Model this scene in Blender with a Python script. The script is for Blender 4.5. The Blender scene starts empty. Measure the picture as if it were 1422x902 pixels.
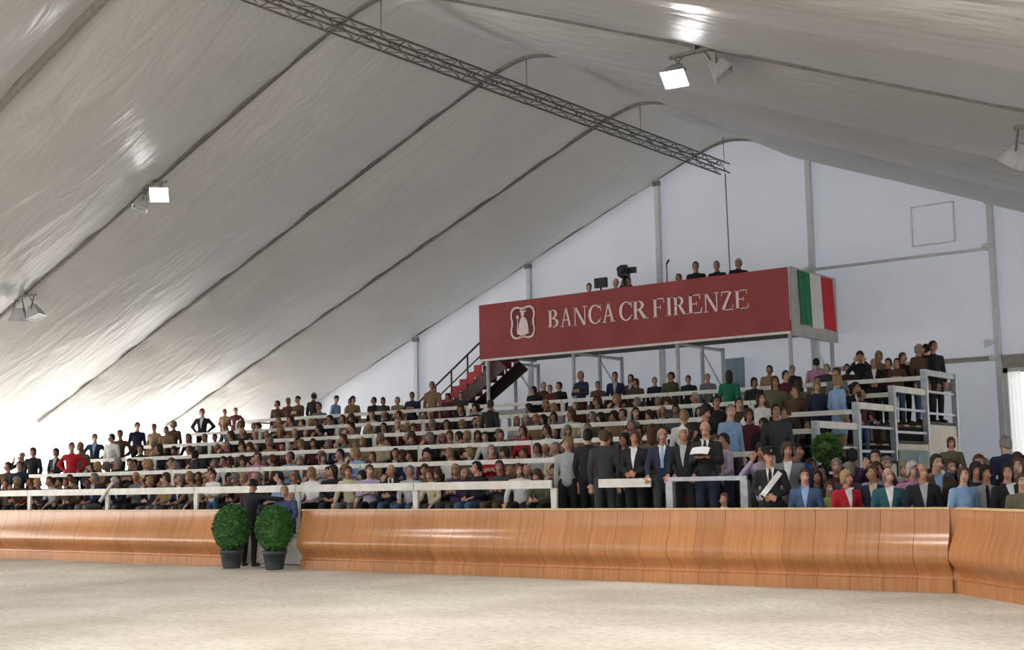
import bpy, bmesh, math, random
from mathutils import Vector, Matrix
from mathutils.bvhtree import BVHTree

SC = bpy.context.scene
COL = SC.collection
# ------------------------------------------------------------------ camera
EYE = 1.56                                   # eye height of the photographer standing on the sand
FPX, YAW, PITCH, ROLL = 1808.0, math.radians(37.65), math.radians(6.99), math.radians(-0.98)
FW = Vector((-math.sin(YAW)*math.cos(PITCH), math.cos(YAW)*math.cos(PITCH), math.sin(PITCH)))
_r0 = Vector((math.cos(YAW), math.sin(YAW), 0)); _u0 = _r0.cross(FW)
RT = math.cos(ROLL)*_r0 + math.sin(ROLL)*_u0
UP = -math.sin(ROLL)*_r0 + math.cos(ROLL)*_u0
cam = bpy.data.cameras.new('camera'); cam.sensor_width = 36; cam.lens = FPX/1422*36
cam.clip_end = 500
camo = bpy.data.objects.new('camera', cam); COL.objects.link(camo)
camo.matrix_world = Matrix(((RT.x, UP.x, -FW.x, 0), (RT.y, UP.y, -FW.y, 0), (RT.z, UP.z, -FW.z, EYE), (0, 0, 0, 1)))
SC.camera = camo
# ------------------------------------------------------------------ sky, sun, exposure
SC.view_settings.view_transform = 'Standard'; SC.view_settings.look = 'None'
SC.view_settings.gamma = 1; SC.view_settings.use_curve_mapping = False
SC.view_settings.exposure = 0.76
wd = bpy.data.worlds.new('sky'); SC.world = wd; wd.use_nodes = True
_bg = wd.node_tree.nodes['Background']; _bg.inputs[0].default_value = (0.80, 0.89, 1.0, 1); _bg.inputs[1].default_value = 1.0
sl = bpy.data.lights.new('sun', 'SUN'); sl.energy = 20.0; sl.angle = math.radians(3); sl.color = (1.0, 0.97, 0.92)
so = bpy.data.objects.new('sun', sl); COL.objects.link(so)
so.rotation_euler = Vector((0.86, 0.10, -0.50)).to_track_quat('-Z', 'Y').to_euler()   # low, from beyond the far side wall
SC.cycles.max_bounces = 8; SC.cycles.diffuse_bounces = 4; SC.cycles.glossy_bounces = 3
SC.cycles.transmission_bounces = 4; SC.cycles.transparent_max_bounces = 6
SC.cycles.caustics_reflective = False; SC.cycles.caustics_refractive = False

def ray(x, y): return (x-711)*RT - (y-451)*UP + FPX*FW
def at_y(x, y, Y):
    d = ray(x, y); t = Y/d.y
    return Vector((d.x*t, Y, EYE + d.z*t))
# ------------------------------------------------------------------ helpers
def rgb(h):
    h = h.lstrip('#'); v = [int(h[i:i+2], 16)/255 for i in (0, 2, 4)]
    return tuple(c/12.92 if c <= .04045 else ((c+.055)/1.055)**2.4 for c in v) + (1.0,)

class MB:
    """collects simple solids and links them as one mesh"""
    def __init__(s): s.v = []; s.f = []; s.m = []; s.smooth = []
    def add(s, vs, fs, mat=0, smooth=False):
        b = len(s.v); s.v += [tuple(p) for p in vs]
        for f in fs: s.f.append(tuple(b+i for i in f)); s.m.append(mat); s.smooth.append(smooth)
        return s
    def box(s, x0, x1, y0, y1, z0, z1, mat=0):
        v = [(x0,y0,z0),(x1,y0,z0),(x1,y1,z0),(x0,y1,z0),(x0,y0,z1),(x1,y0,z1),(x1,y1,z1),(x0,y1,z1)]
        return s.add(v, [(3,2,1,0),(4,5,6,7),(0,1,5,4),(1,2,6,5),(2,3,7,6),(3,0,4,7)], mat)
    def bar(s, p, q, w, h, up=(0,0,1), mat=0):
        p = Vector(p); q = Vector(q); d = (q-p).normalized(); u = Vector(up)
        a = d.cross(u)
        if a.length < 1e-4: a = d.cross(Vector((0,1,0)))
        a.normalize(); b = a.cross(d)
        v = []
        for c in (p, q):
            for sx, sy in ((-1,-1),(1,-1),(1,1),(-1,1)): v.append(c + a*(sx*w/2) + b*(sy*h/2))
        return s.add(v, [(3,2,1,0),(4,5,6,7),(0,1,5,4),(1,2,6,5),(2,3,7,6),(3,0,4,7)], mat)
    def tube(s, p, q, r, r2=None, n=8, mat=0, smooth=True):
        p = Vector(p); q = Vector(q); d = (q-p).normalized(); r2 = r if r2 is None else r2
        a = d.cross(Vector((0,0,1)))
        if a.length < 1e-4: a = Vector((1,0,0))
        a.normalize(); b = d.cross(a); v = []
        for c, rr in ((p, r), (q, r2)):
            for i in range(n):
                t = 2*math.pi*i/n; v.append(c + a*(rr*math.cos(t)) + b*(rr*math.sin(t)))
        f = [(i, (i+1)%n, n+(i+1)%n, n+i) for i in range(n)]
        b0 = len(s.v); s.add(v, f, mat, smooth)
        s.add([], [], mat)
        s.f += [tuple(b0+i for i in reversed(range(n))), tuple(b0+n+i for i in range(n))]; s.m += [mat]*2; s.smooth += [False]*2
        return s
    def lathe(s, prof, c=(0,0,0), n=20, mat=0):
        v = []
        for r, z in prof:
            for i in range(n):
                t = 2*math.pi*i/n; v.append((c[0]+r*math.cos(t), c[1]+r*math.sin(t), c[2]+z))
        f = [(k*n+i, k*n+(i+1)%n, (k+1)*n+(i+1)%n, (k+1)*n+i) for k in range(len(prof)-1) for i in range(n)]
        return s.add(v, f, mat, True)
    def prism(s, poly, to3, d, mat=0):
        """poly: 2-D outline, to3(u, v, w) maps it to space, d = depth"""
        n = len(poly)
        v = [to3(u, w, 0) for u, w in poly] + [to3(u, w, d) for u, w in poly]
        return s.add(v, [tuple(reversed(range(n))), tuple(range(n, 2*n))] + [(i, (i+1)%n, n+(i+1)%n, n+i) for i in range(n)], mat)
    def grid(s, nu, nv, fn, mat=0, smooth=True):
        v = [fn(i/nu, j/nv) for j in range(nv+1) for i in range(nu+1)]
        f = [(j*(nu+1)+i, j*(nu+1)+i+1, (j+1)*(nu+1)+i+1, (j+1)*(nu+1)+i) for j in range(nv) for i in range(nu)]
        return s.add(v, f, mat, smooth)
    def mesh(s, name, mats):
        m = bpy.data.meshes.new(name); m.from_pydata(s.v, [], s.f)
        for mt in (mats if isinstance(mats, (list, tuple)) else [mats]): m.materials.append(mt)
        m.polygons.foreach_set('material_index', s.m); m.polygons.foreach_set('use_smooth', s.smooth)
        m.update(); return m
    def build(s, name, mats, parent=None, loc=None):
        return link(name, s.mesh(name, mats), parent, loc)

def link(name, data, parent=None, loc=None, mat4=None):
    o = bpy.data.objects.new(name, data); COL.objects.link(o)
    if parent: o.parent = parent
    if loc: o.location = loc
    if mat4 is not None: o.matrix_local = mat4
    return o
def tag(o, label, cat, group=None):
    o['label'] = label; o['category'] = cat
    if group: o['group'] = group
    return o
def empty(name, loc=(0,0,0), rz=0):
    o = link(name, None); o.location = loc; o.rotation_euler = (0,0,rz); o.empty_display_size = .2
    return o
def structure(o): o['kind'] = 'structure'; return o

# ------------------------------------------------------------------ materials
def new_mat(name):
    m = bpy.data.materials.new(name); m.use_nodes = True
    nt = m.node_tree; return m, nt, nt.nodes['Principled BSDF']
def noise_ramp(nt, c0, c1, scale, detail=4, coord='Object', vec_scale=None, lo=.35, hi=.65):
    tc = nt.nodes.new('ShaderNodeTexCoord'); n = nt.nodes.new('ShaderNodeTexNoise')
    n.inputs['Scale'].default_value = scale; n.inputs['Detail'].default_value = detail
    src = tc.outputs[coord]
    if vec_scale:
        mp = nt.nodes.new('ShaderNodeMapping'); mp.inputs['Scale'].default_value = vec_scale
        nt.links.new(src, mp.inputs[0]); src = mp.outputs[0]
    nt.links.new(src, n.inputs['Vector'])
    r = nt.nodes.new('ShaderNodeValToRGB'); r.color_ramp.elements[0].position = lo; r.color_ramp.elements[1].position = hi
    r.color_ramp.elements[0].color = c0; r.color_ramp.elements[1].color = c1
    nt.links.new(n.outputs['Fac'], r.inputs[0]); return r, n, src
def bump(nt, src, strength, dist, bsdf):
    b = nt.nodes.new('ShaderNodeBump'); b.inputs['Strength'].default_value = strength; b.inputs['Distance'].default_value = dist
    nt.links.new(src, b.inputs['Height']); nt.links.new(b.outputs[0], bsdf.inputs['Normal']); return b
def plain(name, col, rough=.6, metal=0.0, c2=None, scale=6, bumpy=0.0):
    m, nt, b = new_mat(name); c = rgb(col) if isinstance(col, str) else col
    b.inputs['Roughness'].default_value = rough; b.inputs['Metallic'].default_value = metal
    c2 = rgb(c2) if c2 else tuple(x*.82 for x in c[:3]) + (1,)
    r, n, src = noise_ramp(nt, c2, c, scale); nt.links.new(r.outputs[0], b.inputs['Base Color'])
    if bumpy: bump(nt, n.outputs['Fac'], bumpy, .02, b)
    return m
def fabric(name, col, trans, tcol, rough=.5, wr=.25, stretch=(1, 1, 1), spec=.4):
    """coated tent cloth: a diffuse, slightly shiny face that lets some daylight through"""
    m, nt, b = new_mat(name)
    r, n, src = noise_ramp(nt, tuple(x*.93 for x in rgb(col)[:3])+(1,), rgb(col), .6, 5)
    nt.links.new(r.outputs[0], b.inputs['Base Color'])
    b.inputs['Roughness'].default_value = rough; b.inputs['Specular IOR Level'].default_value = spec
    tc = nt.nodes.new('ShaderNodeTexCoord'); mp = nt.nodes.new('ShaderNodeMapping'); mp.inputs['Scale'].default_value = stretch
    n2 = nt.nodes.new('ShaderNodeTexNoise'); n2.inputs['Scale'].default_value = 1.4; n2.inputs['Detail'].default_value = 5
    n2.inputs['Distortion'].default_value = .6
    nt.links.new(tc.outputs['Object'], mp.inputs[0]); nt.links.new(mp.outputs[0], n2.inputs['Vector'])
    bp = bump(nt, n2.outputs['Fac'], wr, .25, b)
    t = nt.nodes.new('ShaderNodeBsdfTranslucent'); t.inputs[0].default_value = rgb(tcol)
    mx = nt.nodes.new('ShaderNodeMixShader'); mx.inputs[0].default_value = trans
    nt.links.new(b.outputs[0], mx.inputs[1]); nt.links.new(t.outputs[0], mx.inputs[2])
    nt.links.new(mx.outputs[0], nt.nodes['Material Output'].inputs[0]); return m

M = {}
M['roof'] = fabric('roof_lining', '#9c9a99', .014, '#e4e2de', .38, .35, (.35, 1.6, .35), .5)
M['wall'] = fabric('tent_wall_cloth', '#c6c9d1', .12, '#d4dcee', .6, .12)
M['side'] = fabric('side_wall_cloth', '#f2f2f2', .55, '#ffffff', .6, .15)
M['alu'] = plain('aluminium', '#98948c', .45, .2, '#86827a', 9)
M['alu_dark'] = plain('frame_profile', '#85827e', .5, .2, '#747170', 7)
M['post'] = plain('post_grey', '#d3d5da', .55, 0, '#c6c9cf', 8)
M['truss'] = plain('truss_steel', '#8d8885', .45, .55, '#6f6a67', 10)
M['white_board'] = plain('white_board', '#e9e6df', .5, 0, '#d6d2c9', 5)
M['deck'] = plain('deck_plywood', '#4a443e', .8, 0, '#37322d', 4)
M['fascia'] = plain('pale_panel', '#d5d2cc', .6, 0, '#c4c1bb', 2)
M['beige'] = plain('beige_panel', '#d6c9b8', .65, 0, '#c7baa8', 1.5)
M['rail_metal'] = plain('grey_rail', '#b5b8bb', .45, .3, '#9da1a6', 8)
M['bench'] = plain('bench_plank', '#8a7a66', .6, 0, '#75664f', 6)
M['banner'] = plain('red_banner', '#973a3c', .6, 0, '#8b3133', 1.2)
M['banner_dark'] = plain('emblem_ground', '#6c2027', .6, 0, '#611b22', 3)
M['print'] = plain('banner_print', '#efdcdb', .6, 0, '#e6cfcf', 6)
M['trim_white'] = plain('white_trim', '#e6e1de', .5)
M['side_panel'] = plain('grey_side_panel', '#b4b5b4', .6, 0, '#a5a6a5', 2)
M['green'] = plain('flag_green', '#0d7a4a', .7, 0, '#0a6b40', 3)
M['flag_white'] = plain('flag_white', '#e4e2e2', .7, 0, '#d8d6d6', 3)
M['flag_red'] = plain('flag_red', '#cf1f2c', .7, 0, '#bd1a26', 3)
M['stair_red'] = plain('red_stair', '#b3202b', .5, 0, '#9c1a24', 4)
M['stair_dark'] = plain('stair_steel', '#5a4a48', .5, .3, '#463a39', 5)
M['black'] = plain('black_plastic', '#17171a', .45, 0, '#101012', 6)
M['pot'] = plain('dark_planter', '#4b4f55', .55, 0, '#3a3e44', 7)
M['stem'] = plain('stem_brown', '#4b3a28', .8)
M['paper'] = plain('paper', '#f1efec', .7)
M['lamp_body'] = plain('lamp_housing', '#c4c6ca', .4, .3, '#b0b2b6', 6)
M['soil'] = plain('soil', '#33291f', .9)
def emit(name, col, s):
    m, nt, b = new_mat(name); e = nt.nodes.new('ShaderNodeEmission'); e.inputs[0].default_value = rgb(col); e.inputs[1].default_value = s
    nt.links.new(e.outputs[0], nt.nodes['Material Output'].inputs[0]); return m
M['lit'] = emit('lit_lens', '#ffffff', 14)
def leaf_mat():
    m, nt, b = new_mat('box_leaf'); b.inputs['Roughness'].default_value = .55
    r, n, src = noise_ramp(nt, rgb('#27501f'), rgb('#4c8438'), 9, 3); nt.links.new(r.outputs[0], b.inputs['Base Color']); return m
M['leaf'] = leaf_mat()
def wood_mat():
    m, nt, b = new_mat('varnished_plywood'); b.inputs['Roughness'].default_value = .22
    b.inputs['Specular IOR Level'].default_value = .5
    oi = nt.nodes.new('ShaderNodeObjectInfo')
    r, n, src = noise_ramp(nt, rgb('#ae7246'), rgb('#c28856'), 2.2, 6, 'Object', (7, .4, .5), .3, .7)
    mp = [x for x in nt.nodes if x.type == 'MAPPING'][0]; cx = nt.nodes.new('ShaderNodeCombineXYZ'); ml = nt.nodes.new('ShaderNodeMath'); ml.operation = 'MULTIPLY'; ml.inputs[1].default_value = 50
    nt.links.new(oi.outputs['Random'], ml.inputs[0]); nt.links.new(ml.outputs[0], cx.inputs[0]); nt.links.new(ml.outputs[0], cx.inputs[2]); nt.links.new(cx.outputs[0], mp.inputs['Location'])
    hs = nt.nodes.new('ShaderNodeHueSaturation'); mr = nt.nodes.new('ShaderNodeMapRange')
    mr.inputs['To Min'].default_value = .9; mr.inputs['To Max'].default_value = 1.08
    nt.links.new(oi.outputs['Random'], mr.inputs[0]); nt.links.new(mr.outputs[0], hs.inputs['Value'])
    nt.links.new(r.outputs[0], hs.inputs['Color']); nt.links.new(hs.outputs[0], b.inputs['Base Color'])
    bump(nt, n.outputs['Fac'], .06, .01, b); return m
M['wood'] = wood_mat()
M['wood_lip'] = plain('pale_wood_lip', '#d9b98a', .5, 0, '#cba878', 6)
def sand_mat():
    m, nt, b = new_mat('arena_sand'); b.inputs['Roughness'].default_value = .95
    r, n, src = noise_ramp(nt, rgb('#bab1a1'), rgb('#dad3c6'), .55, 9, 'Object', None, .3, .72)
    n2 = nt.nodes.new('ShaderNodeTexNoise'); n2.inputs['Scale'].default_value = 9; n2.inputs['Detail'].default_value = 6
    nt.links.new(src, n2.inputs['Vector'])
    mx = nt.nodes.new('ShaderNodeMix'); mx.data_type = 'RGBA'; mx.blend_type = 'MULTIPLY'; mx.inputs[0].default_value = .35
    r2 = nt.nodes.new('ShaderNodeValToRGB'); r2.color_ramp.elements[0].position = .38; r2.color_ramp.elements[1].position = .5
    r2.color_ramp.elements[0].color = (.55, .5, .45, 1)
    nt.links.new(n2.outputs['Fac'], r2.inputs[0]); nt.links.new(r.outputs[0], mx.inputs[6]); nt.links.new(r2.outputs[0], mx.inputs[7])
    nt.links.new(mx.outputs[2], b.inputs['Base Color'])
    bump(nt, n2.outputs['Fac'], .5, .05, b); return m
M['sand'] = sand_mat()
def clear_mat():
    m, nt, b = new_mat('clear_sheet')
    t = nt.nodes.new('ShaderNodeBsdfTransparent'); t.inputs[0].default_value = (.93, .95, .97, 1)
    g = nt.nodes.new('ShaderNodeBsdfGlossy'); g.inputs['Roughness'].default_value = .15
    mx = nt.nodes.new('ShaderNodeMixShader'); mx.inputs[0].default_value = .06
    nt.links.new(t.outputs[0], mx.inputs[1]); nt.links.new(g.outputs[0], mx.inputs[2]); nt.links.new(mx.outputs[0], nt.nodes['Material Output'].inputs[0]); return m
M['clear'] = clear_mat()
# ================================================================== the tent
RIDGE_X, HALF, WALL_Y = -17.95, 20.0, 34.0
EAVE_L, EAVE_R = RIDGE_X-HALF, RIDGE_X+HALF
FRAMES = [34.0, 29.05, 24.0, 19.0, 14.1, 9.1, 4.1, -0.9, -5.9]
def roof_z(X): return 11.98 - .406*math.sqrt((X-RIDGE_X)**2 + .6)
EAVE_Z = roof_z(EAVE_L)

fl = MB().grid(40, 40, lambda u, v: (-70+110*u, -30+100*v, 0)).build('floor', M['sand']); structure(fl)

ceiling = structure(empty('ceiling'))
rnd = random.Random(4)
def roof_sheet(y0, y1, side, seed):
    sag = {34.2: .5, 34.0: .5, 29.05: .5, 24.0: .5, 19.0: .26, 14.1: .8}.get(y1, .5) if side > 0 else .45
    q = random.Random(seed); ph = [q.uniform(0, 6.28) for _ in range(6)]
    def fn(u, v):
        d = HALF*u**1.15 if False else HALF*u
        X = RIDGE_X + side*d; Y = y0 + (y1-y0)*v
        z = roof_z(X)
        span = 4*v*(1-v); ends = min(1, d/3.0)*min(1, (HALF-d)/1.5+.25)
        edge = (1-span)**3
        z += -sag*span*ends
        z += .022*math.sin(d*3.1+ph[0]+3*v)*edge*ends + .016*math.sin(d*5.7+ph[1]-4*v)*edge*ends
        z += .02*math.sin(d*.9+ph[2])*math.sin(v*6.28+ph[3])*ends
        return (X, Y, z)
    return MB().grid(110, 26, fn)
for i in range(len(FRAMES)-1):
    y1, y0 = FRAMES[i], FRAMES[i+1]
    for sd in (-1, 1):
        roof_sheet(y0, y1 if i else y1+.2, sd, i*2+(sd > 0)).build('roof_panel', M['roof'], ceiling)
for i, Y in enumerate(FRAMES):
    for sd in (-1, 1):
        mb = MB(); N = 24; pts = []
        for k in range(N+1):
            d = HALF*(k/N)**1.6; X = RIDGE_X+sd*d; pts.append((X, roof_z(X)))
        w = .042; dp = .20 if abs(Y-14.1) < .1 and sd < 0 else .07
        up = [(x, z+.02) for x, z in pts]; dn = [(x, z-dp) for x, z in pts]
        v = [(x, Y-w, z) for x, z in up] + [(x, Y-w, z) for x, z in dn] + [(x, Y+w, z) for x, z in up] + [(x, Y+w, z) for x, z in dn]
        n = N+1; f = []
        for k in range(N):
            f += [(k, k+1, n+k+1, n+k), (2*n+k, 3*n+k, 3*n+k+1, 2*n+k+1), (n+k, n+k+1, 3*n+k+1, 3*n+k), (k, 2*n+k, 2*n+k+1, k+1)]
        f += [(0, n, 3*n, 2*n), (N, 2*n+N, 3*n+N, n+N)]
        mb.add(v, f).build('rafter', M['alu'] if abs(Y-14.1) < .1 else M['alu_dark'], ceiling)
    for X in (EAVE_L-.35, EAVE_R-.1):
        MB().box(X-.1, X+.1, Y-.08, Y+.08, 0, EAVE_Z).build('frame_leg', M['alu_dark'], ceiling)
for X in (EAVE_L+.05,):
    for i in range(5):
        MB().box(X-.53, X-.47, FRAMES[i+1]+.08, FRAMES[i]-.08, EAVE_Z-.42, EAVE_Z-.36).build('eave_purlin', M['alu'], ceiling)

# end wall of cloth between posts
wb = structure(empty('wall_back'))
POSTS = [RIDGE_X + 2.5 + 5*k for k in range(-4, 4)]
edges = [EAVE_L] + POSTS + [EAVE_R]
PX = [RIDGE_X-17.5, RIDGE_X-12.5, RIDGE_X-7.5, RIDGE_X-2.5, RIDGE_X+2.5, RIDGE_X+7.5, RIDGE_X+12.5, RIDGE_X+17.5]
edges = [EAVE_L] + PX + [EAVE_R]
DOOR0, DOOR1, DOORZ = RIDGE_X+7.5, RIDGE_X+12.5, 4.3
for a, b in zip(edges[:-1], edges[1:]):
    zlo = DOORZ+.2 if abs(a-DOOR0) < .01 else 0
    q = random.Random(int(a*10)); p0 = q.uniform(0, 6)
    def fn(u, v, a=a, b=b, zlo=zlo, p0=p0):
        X = a+(b-a)*u; top = roof_z(X)+.1; Z = zlo+(top-zlo)*v
        return (X, WALL_Y+.1+.05*math.sin(3.1416*u)*math.sin(2*v*3+p0)+.012*math.sin(18*u+3*v+p0), Z)
    MB().grid(24, 24, fn).build('cloth_panel', M['wall'], wb)
for X in PX:
    MB().box(X-.075, X+.075, WALL_Y-.12, WALL_Y+.02, 0, roof_z(X)-.1).build('post', M['post'], wb)
    MB().box(X-.11, X+.11, WALL_Y-.15, WALL_Y-.02, roof_z(X)-.3, roof_z(X)-.16).build('post_bracket', M['alu_dark'], wb)
MB().box(PX[4]+.1, PX[5]-.1, WALL_Y-.04, WALL_Y+.02, 7.40, 7.48).build('purlin', M['post'], wb)
MB().box(PX[4]+.1, PX[5]-.1, WALL_Y-.10, WALL_Y+.02, 4.52, 4.64).build('purlin', M['alu'], wb)
MB().box(PX[5]+.1, PX[6]-.1, WALL_Y-.10, WALL_Y+.04, DOORZ, 4.64).build('purlin', M['alu'], wb)
MB().box(PX[3]+.1, PX[4]-.1, WALL_Y-.04, WALL_Y+.02, 3.9, 4.02).build('purlin', M['alu'], wb)
for z0 in (7.46, 4.56):       # cast brackets where the rails meet the post
    MB().box(PX[5]-.2, PX[5]+.06, WALL_Y-.2, WALL_Y-.12, z0-.05, z0+.1).build('post_bracket', M['post'], wb)
MB().box(PX[4]-.16, PX[4]+.1, WALL_Y-.2, WALL_Y-.12, 7.34, 7.5).build('post_bracket', M['post'], wb)
MB().prism([(0, 0), (.5, .12), (.5, .2), (0, .2)], lambda u, v, w: (PX[5]-.2+u*.6-.1, WALL_Y-.2+w, 4.85+v), .06).build('post_bracket', M['post'], wb)
# stitched flap on the cloth: four welted seams
fx0, fx1, fz0, fz1 = -12.56, -11.42, 7.75, 8.82
M['seam'] = plain('seam_white', '#e4e6ec', .7)
for x0, x1, z0, z1 in ((fx0, fx1, fz1-.02, fz1+.02), (fx0, fx1, fz0-.02, fz0+.02), (fx0-.02, fx0+.02, fz0, fz1), (fx1-.02, fx1+.02, fz0, fz1)):
    MB().box(x0, x1, WALL_Y+.03, WALL_Y+.06, z0, z1).build('flap_seam', M['seam'], wb)
# blue-grey cloth strip hanging on the wall below the platform
MB().grid(10, 8, lambda u, v: (-18.2+.62*u, WALL_Y-.25+.03*math.sin(u*12), .2+4.9*v)).build('hanging_strip', plain('blue_grey_cloth', '#9fb0c2', .7, 0, '#8fa0b3', 2), wb)

# lit doorway beside the stand
dr = structure(empty('door_1', (0, 0, 0)))
MB().box(DOOR0+.08, DOOR0+.2, WALL_Y-.05, WALL_Y+.05, 0, DOORZ).box(DOOR1-.2, DOOR1-.08, WALL_Y-.05, WALL_Y+.05, 0, DOORZ).box(DOOR0+.08, DOOR1-.08, WALL_Y-.05, WALL_Y+.05, DOORZ-.12, DOORZ).box(DOOR0+2.4, DOOR0+2.5, WALL_Y-.04, WALL_Y+.04, 0, DOORZ-.12).build('door_frame', M['post'], dr)
MB().box(DOOR0+.2, DOOR0+2.4, WALL_Y+.02, WALL_Y+.03, .05, DOORZ-.12).build('pane', M['clear'], dr)
MB().box(DOOR0+2.5, DOOR1-.2, WALL_Y+.02, WALL_Y+.03, .05, DOORZ-.12).build('pane', M['clear'], dr)
MB().grid(16, 6, lambda u, v: (DOOR0+.2+.35*u+.1*u*(1-v), WALL_Y-.1+.03*math.sin(u*22), .1+4.1*v)).build('drawn_curtain', M['side'], dr)

# far side wall, bright with daylight, and the near side left open
wl = structure(empty('wall_left'))
for i in range(len(FRAMES)-1):
    y1, y0 = FRAMES[i], FRAMES[i+1]
    def fn(u, v, y0=y0, y1=y1, i=i):
        return (EAVE_L-.02-.08*math.sin(3.14*u)*math.sin(3.14*v)+.015*math.sin(v*16+u*4+i), y0+(y1-y0)*u, (EAVE_Z+.05)*v)
    MB().grid(18, 14, fn).build('side_panel', M['side'], wl)
    # the lining sags in a swag under the eave
    def sw(u, v, y0=y0, y1=y1):
        s = 4*u*(1-u)
        return (EAVE_L+.12+.10*math.sin(v*3.14)-.1*v, y0+(y1-y0)*u, EAVE_Z-.16-(.10+.20*s)*v)
    MB().grid(16, 5, sw).build('valance', M['side'], wl)

# ------------------------------------------------------------------ ridge lighting truss
tr = tag(empty('lighting_truss', (RIDGE_X, 4.5, 10.57)), 'long grey box truss hung under the tent ridge', 'truss')
T0, T1, TW, TH = 0.0, 29.2, .30, .27
for sx in (-1, 1):
    for zz in (0, TH):
        MB().tube((sx*TW/2, T0, zz), (sx*TW/2, T1, zz), .026, n=6).build('chord', M['truss'], tr)
lc = MB()
n = int((T1-T0)/.42)
for k in range(n):
    a = T0+k*.42; b = a+.42
    for sx in (-1, 1):
        lc.bar((sx*TW/2, a, 0 if k % 2 else TH), (sx*TW/2, b, TH if k % 2 else 0), .02, .02)
    for zz in (0, TH):
        lc.bar((-TW/2 if k % 2 else TW/2, a, zz), (TW/2 if k % 2 else -TW/2, b, zz), .02, .02)
lo = lc.build('lacing', M['truss'], tr); lo['kind'] = 'stuff'
for Y in (34-.35, 29.05, 24, 19, 14.1, 9.1):
    MB().tube((0, Y-4.5, TH), (0, Y-4.5, 1.10), .012, n=5).build('hanger', M['truss'], tr)
rp = MB().tube((RIDGE_X+.1, 33.6, 6.9), (RIDGE_X+.02, 33.66, 10.56), .02, n=5).build('rope', plain('grey_rope', '#8b8d92', .8)); tag(rp, 'thin grey rope hanging from the truss end before the end wall', 'rope')

# ------------------------------------------------------------------ floodlights along one frame
def floodlight(X, Y, label, aims, lit, drop=.12):
    """a bracket under the frame with two boxy lamp heads; aims = where each head points"""
    z = roof_z(X)-.10
    t = tag(empty('floodlight', (X, Y, z)), label, 'lamp', 'floodlights on the tent frame')
    MB().bar((-.48, 0, -.06-.4*.0), (.48, 0, -.06), .06, .06).build('mounting_bar', M['alu_dark'], t)
    MB().box(-.04, .04, -.04, .04, -.08, .06).build('clamp', M['alu_dark'], t)
    for k, s in enumerate((-1, 1)):
        A = Vector(aims[k]).normalized(); R = A.to_track_quat('-Z', 'Y').to_matrix().to_4x4(); P = Vector((s*.30, 0, -.12-drop)) + A*.05
        w0, h0, w1, h1, dp = .10, .08, .23, .19, .34
        v = [(-w0, -h0, 0), (w0, -h0, 0), (w0, h0, 0), (-w0, h0, 0), (-w1, -h1, -dp), (w1, -h1, -dp), (w1, h1, -dp), (-w1, h1, -dp),
             (-w1+.02, -h1+.02, -dp), (w1-.02, -h1+.02, -dp), (w1-.02, h1-.02, -dp), (-w1+.02, h1-.02, -dp), (-w0, -h0, -.12), (w0, -h0, -.12), (w0, h0, -.12), (-w0, h0, -.12)]
        f = [(0, 1, 2, 3), (0, 4, 5, 1), (1, 5, 6, 2), (2, 6, 7, 3), (3, 7, 4, 0), (4, 8, 9, 5), (5, 9, 10, 6), (6, 10, 11, 7), (7, 11, 8, 4), (8, 12, 13, 9), (9, 13, 14, 10), (10, 14, 15, 11), (11, 15, 12, 8), (12, 15, 14, 13)]
        v = [tuple(R @ Vector(p) + P) for p in v]
        h = MB().add(v, f).build('housing', M['lamp_body'], t)
        ln = MB().box(-w1+.025, w1-.025, -h1+.025, h1-.025, -dp+.005, -dp+.02); ln.v = [tuple(R @ Vector(p) + P) for p in ln.v]
        ln.build('lens', M['lit'] if k in lit else M['clear'], h)
        for q_ in (-1, 1):
            MB().bar((s*.30+q_*.12, 0, -.06), tuple(R @ Vector((q_*.16, 0, -.12)) + P), .02, .03).build('yoke', M['alu_dark'], t)
        if k in lit:
            L = bpy.data.lights.new('floodlight_beam', 'SPOT'); L.energy = 470; L.spot_size = math.radians(110); L.spot_blend = .7; L.shadow_soft_size = .15; L.color = (1, .97, .93)
            o = link('floodlight_beam', L, t); o.location = P + A*.40; o.rotation_euler = A.to_track_quat('-Z', 'Y').to_euler(); o['kind'] = 'helper'
    return t
floodlight(-25.32, 18.9, 'glaring lit floodlight high on the far roof slope', ((-.2, -.3, -1), (.62, -.62, -.5)), (1,))
floodlight(-30.64, 18.9, 'unlit pair of lamp heads hanging low on the far roof slope', ((-.1, .1, -1), (.35, .2, -1)), (), .16)
floodlight(-10.57, 18.9, 'lit floodlight beside the ridge on the near roof slope', ((.1, -.6, -.75), (.6, .3, -.9)), (0,))
floodlight(-4.92, 18.9, 'white unlit lamp heads low on the near roof slope', ((-.5, .2, -.8), (.2, .5, -.9)), (), .16)
for i, (X, Y) in enumerate(((-25.3, 9.0), (-10.6, 9.0), (-25.3, -1.0), (-10.6, -1.0), (-5.3, 9.0))):  # added lamps out of view, brightening floor, barrier and crowd from the front
    floodlight(X, Y, ('unseen floodlight added to light the near part of the arena, %s of the row' % ('first', 'second', 'third', 'fourth', 'fifth')[i]), ((-.35, .3, -.9), (.35, .3, -.9)), (0, 1))
# taut cable high on the near slope
c0_, c1_ = at_y(1262, -4, 13.2), at_y(1452, 19, 13.2)
cb = MB().tube(c0_, c1_, .018, n=5).tube(c0_+Vector((0, .08, .07)), c1_+Vector((0, .08, .07)), .012, n=5).build('cable', M['black']); tag(cb, 'pair of dark cables strung along the near roof slope', 'cable')

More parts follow.
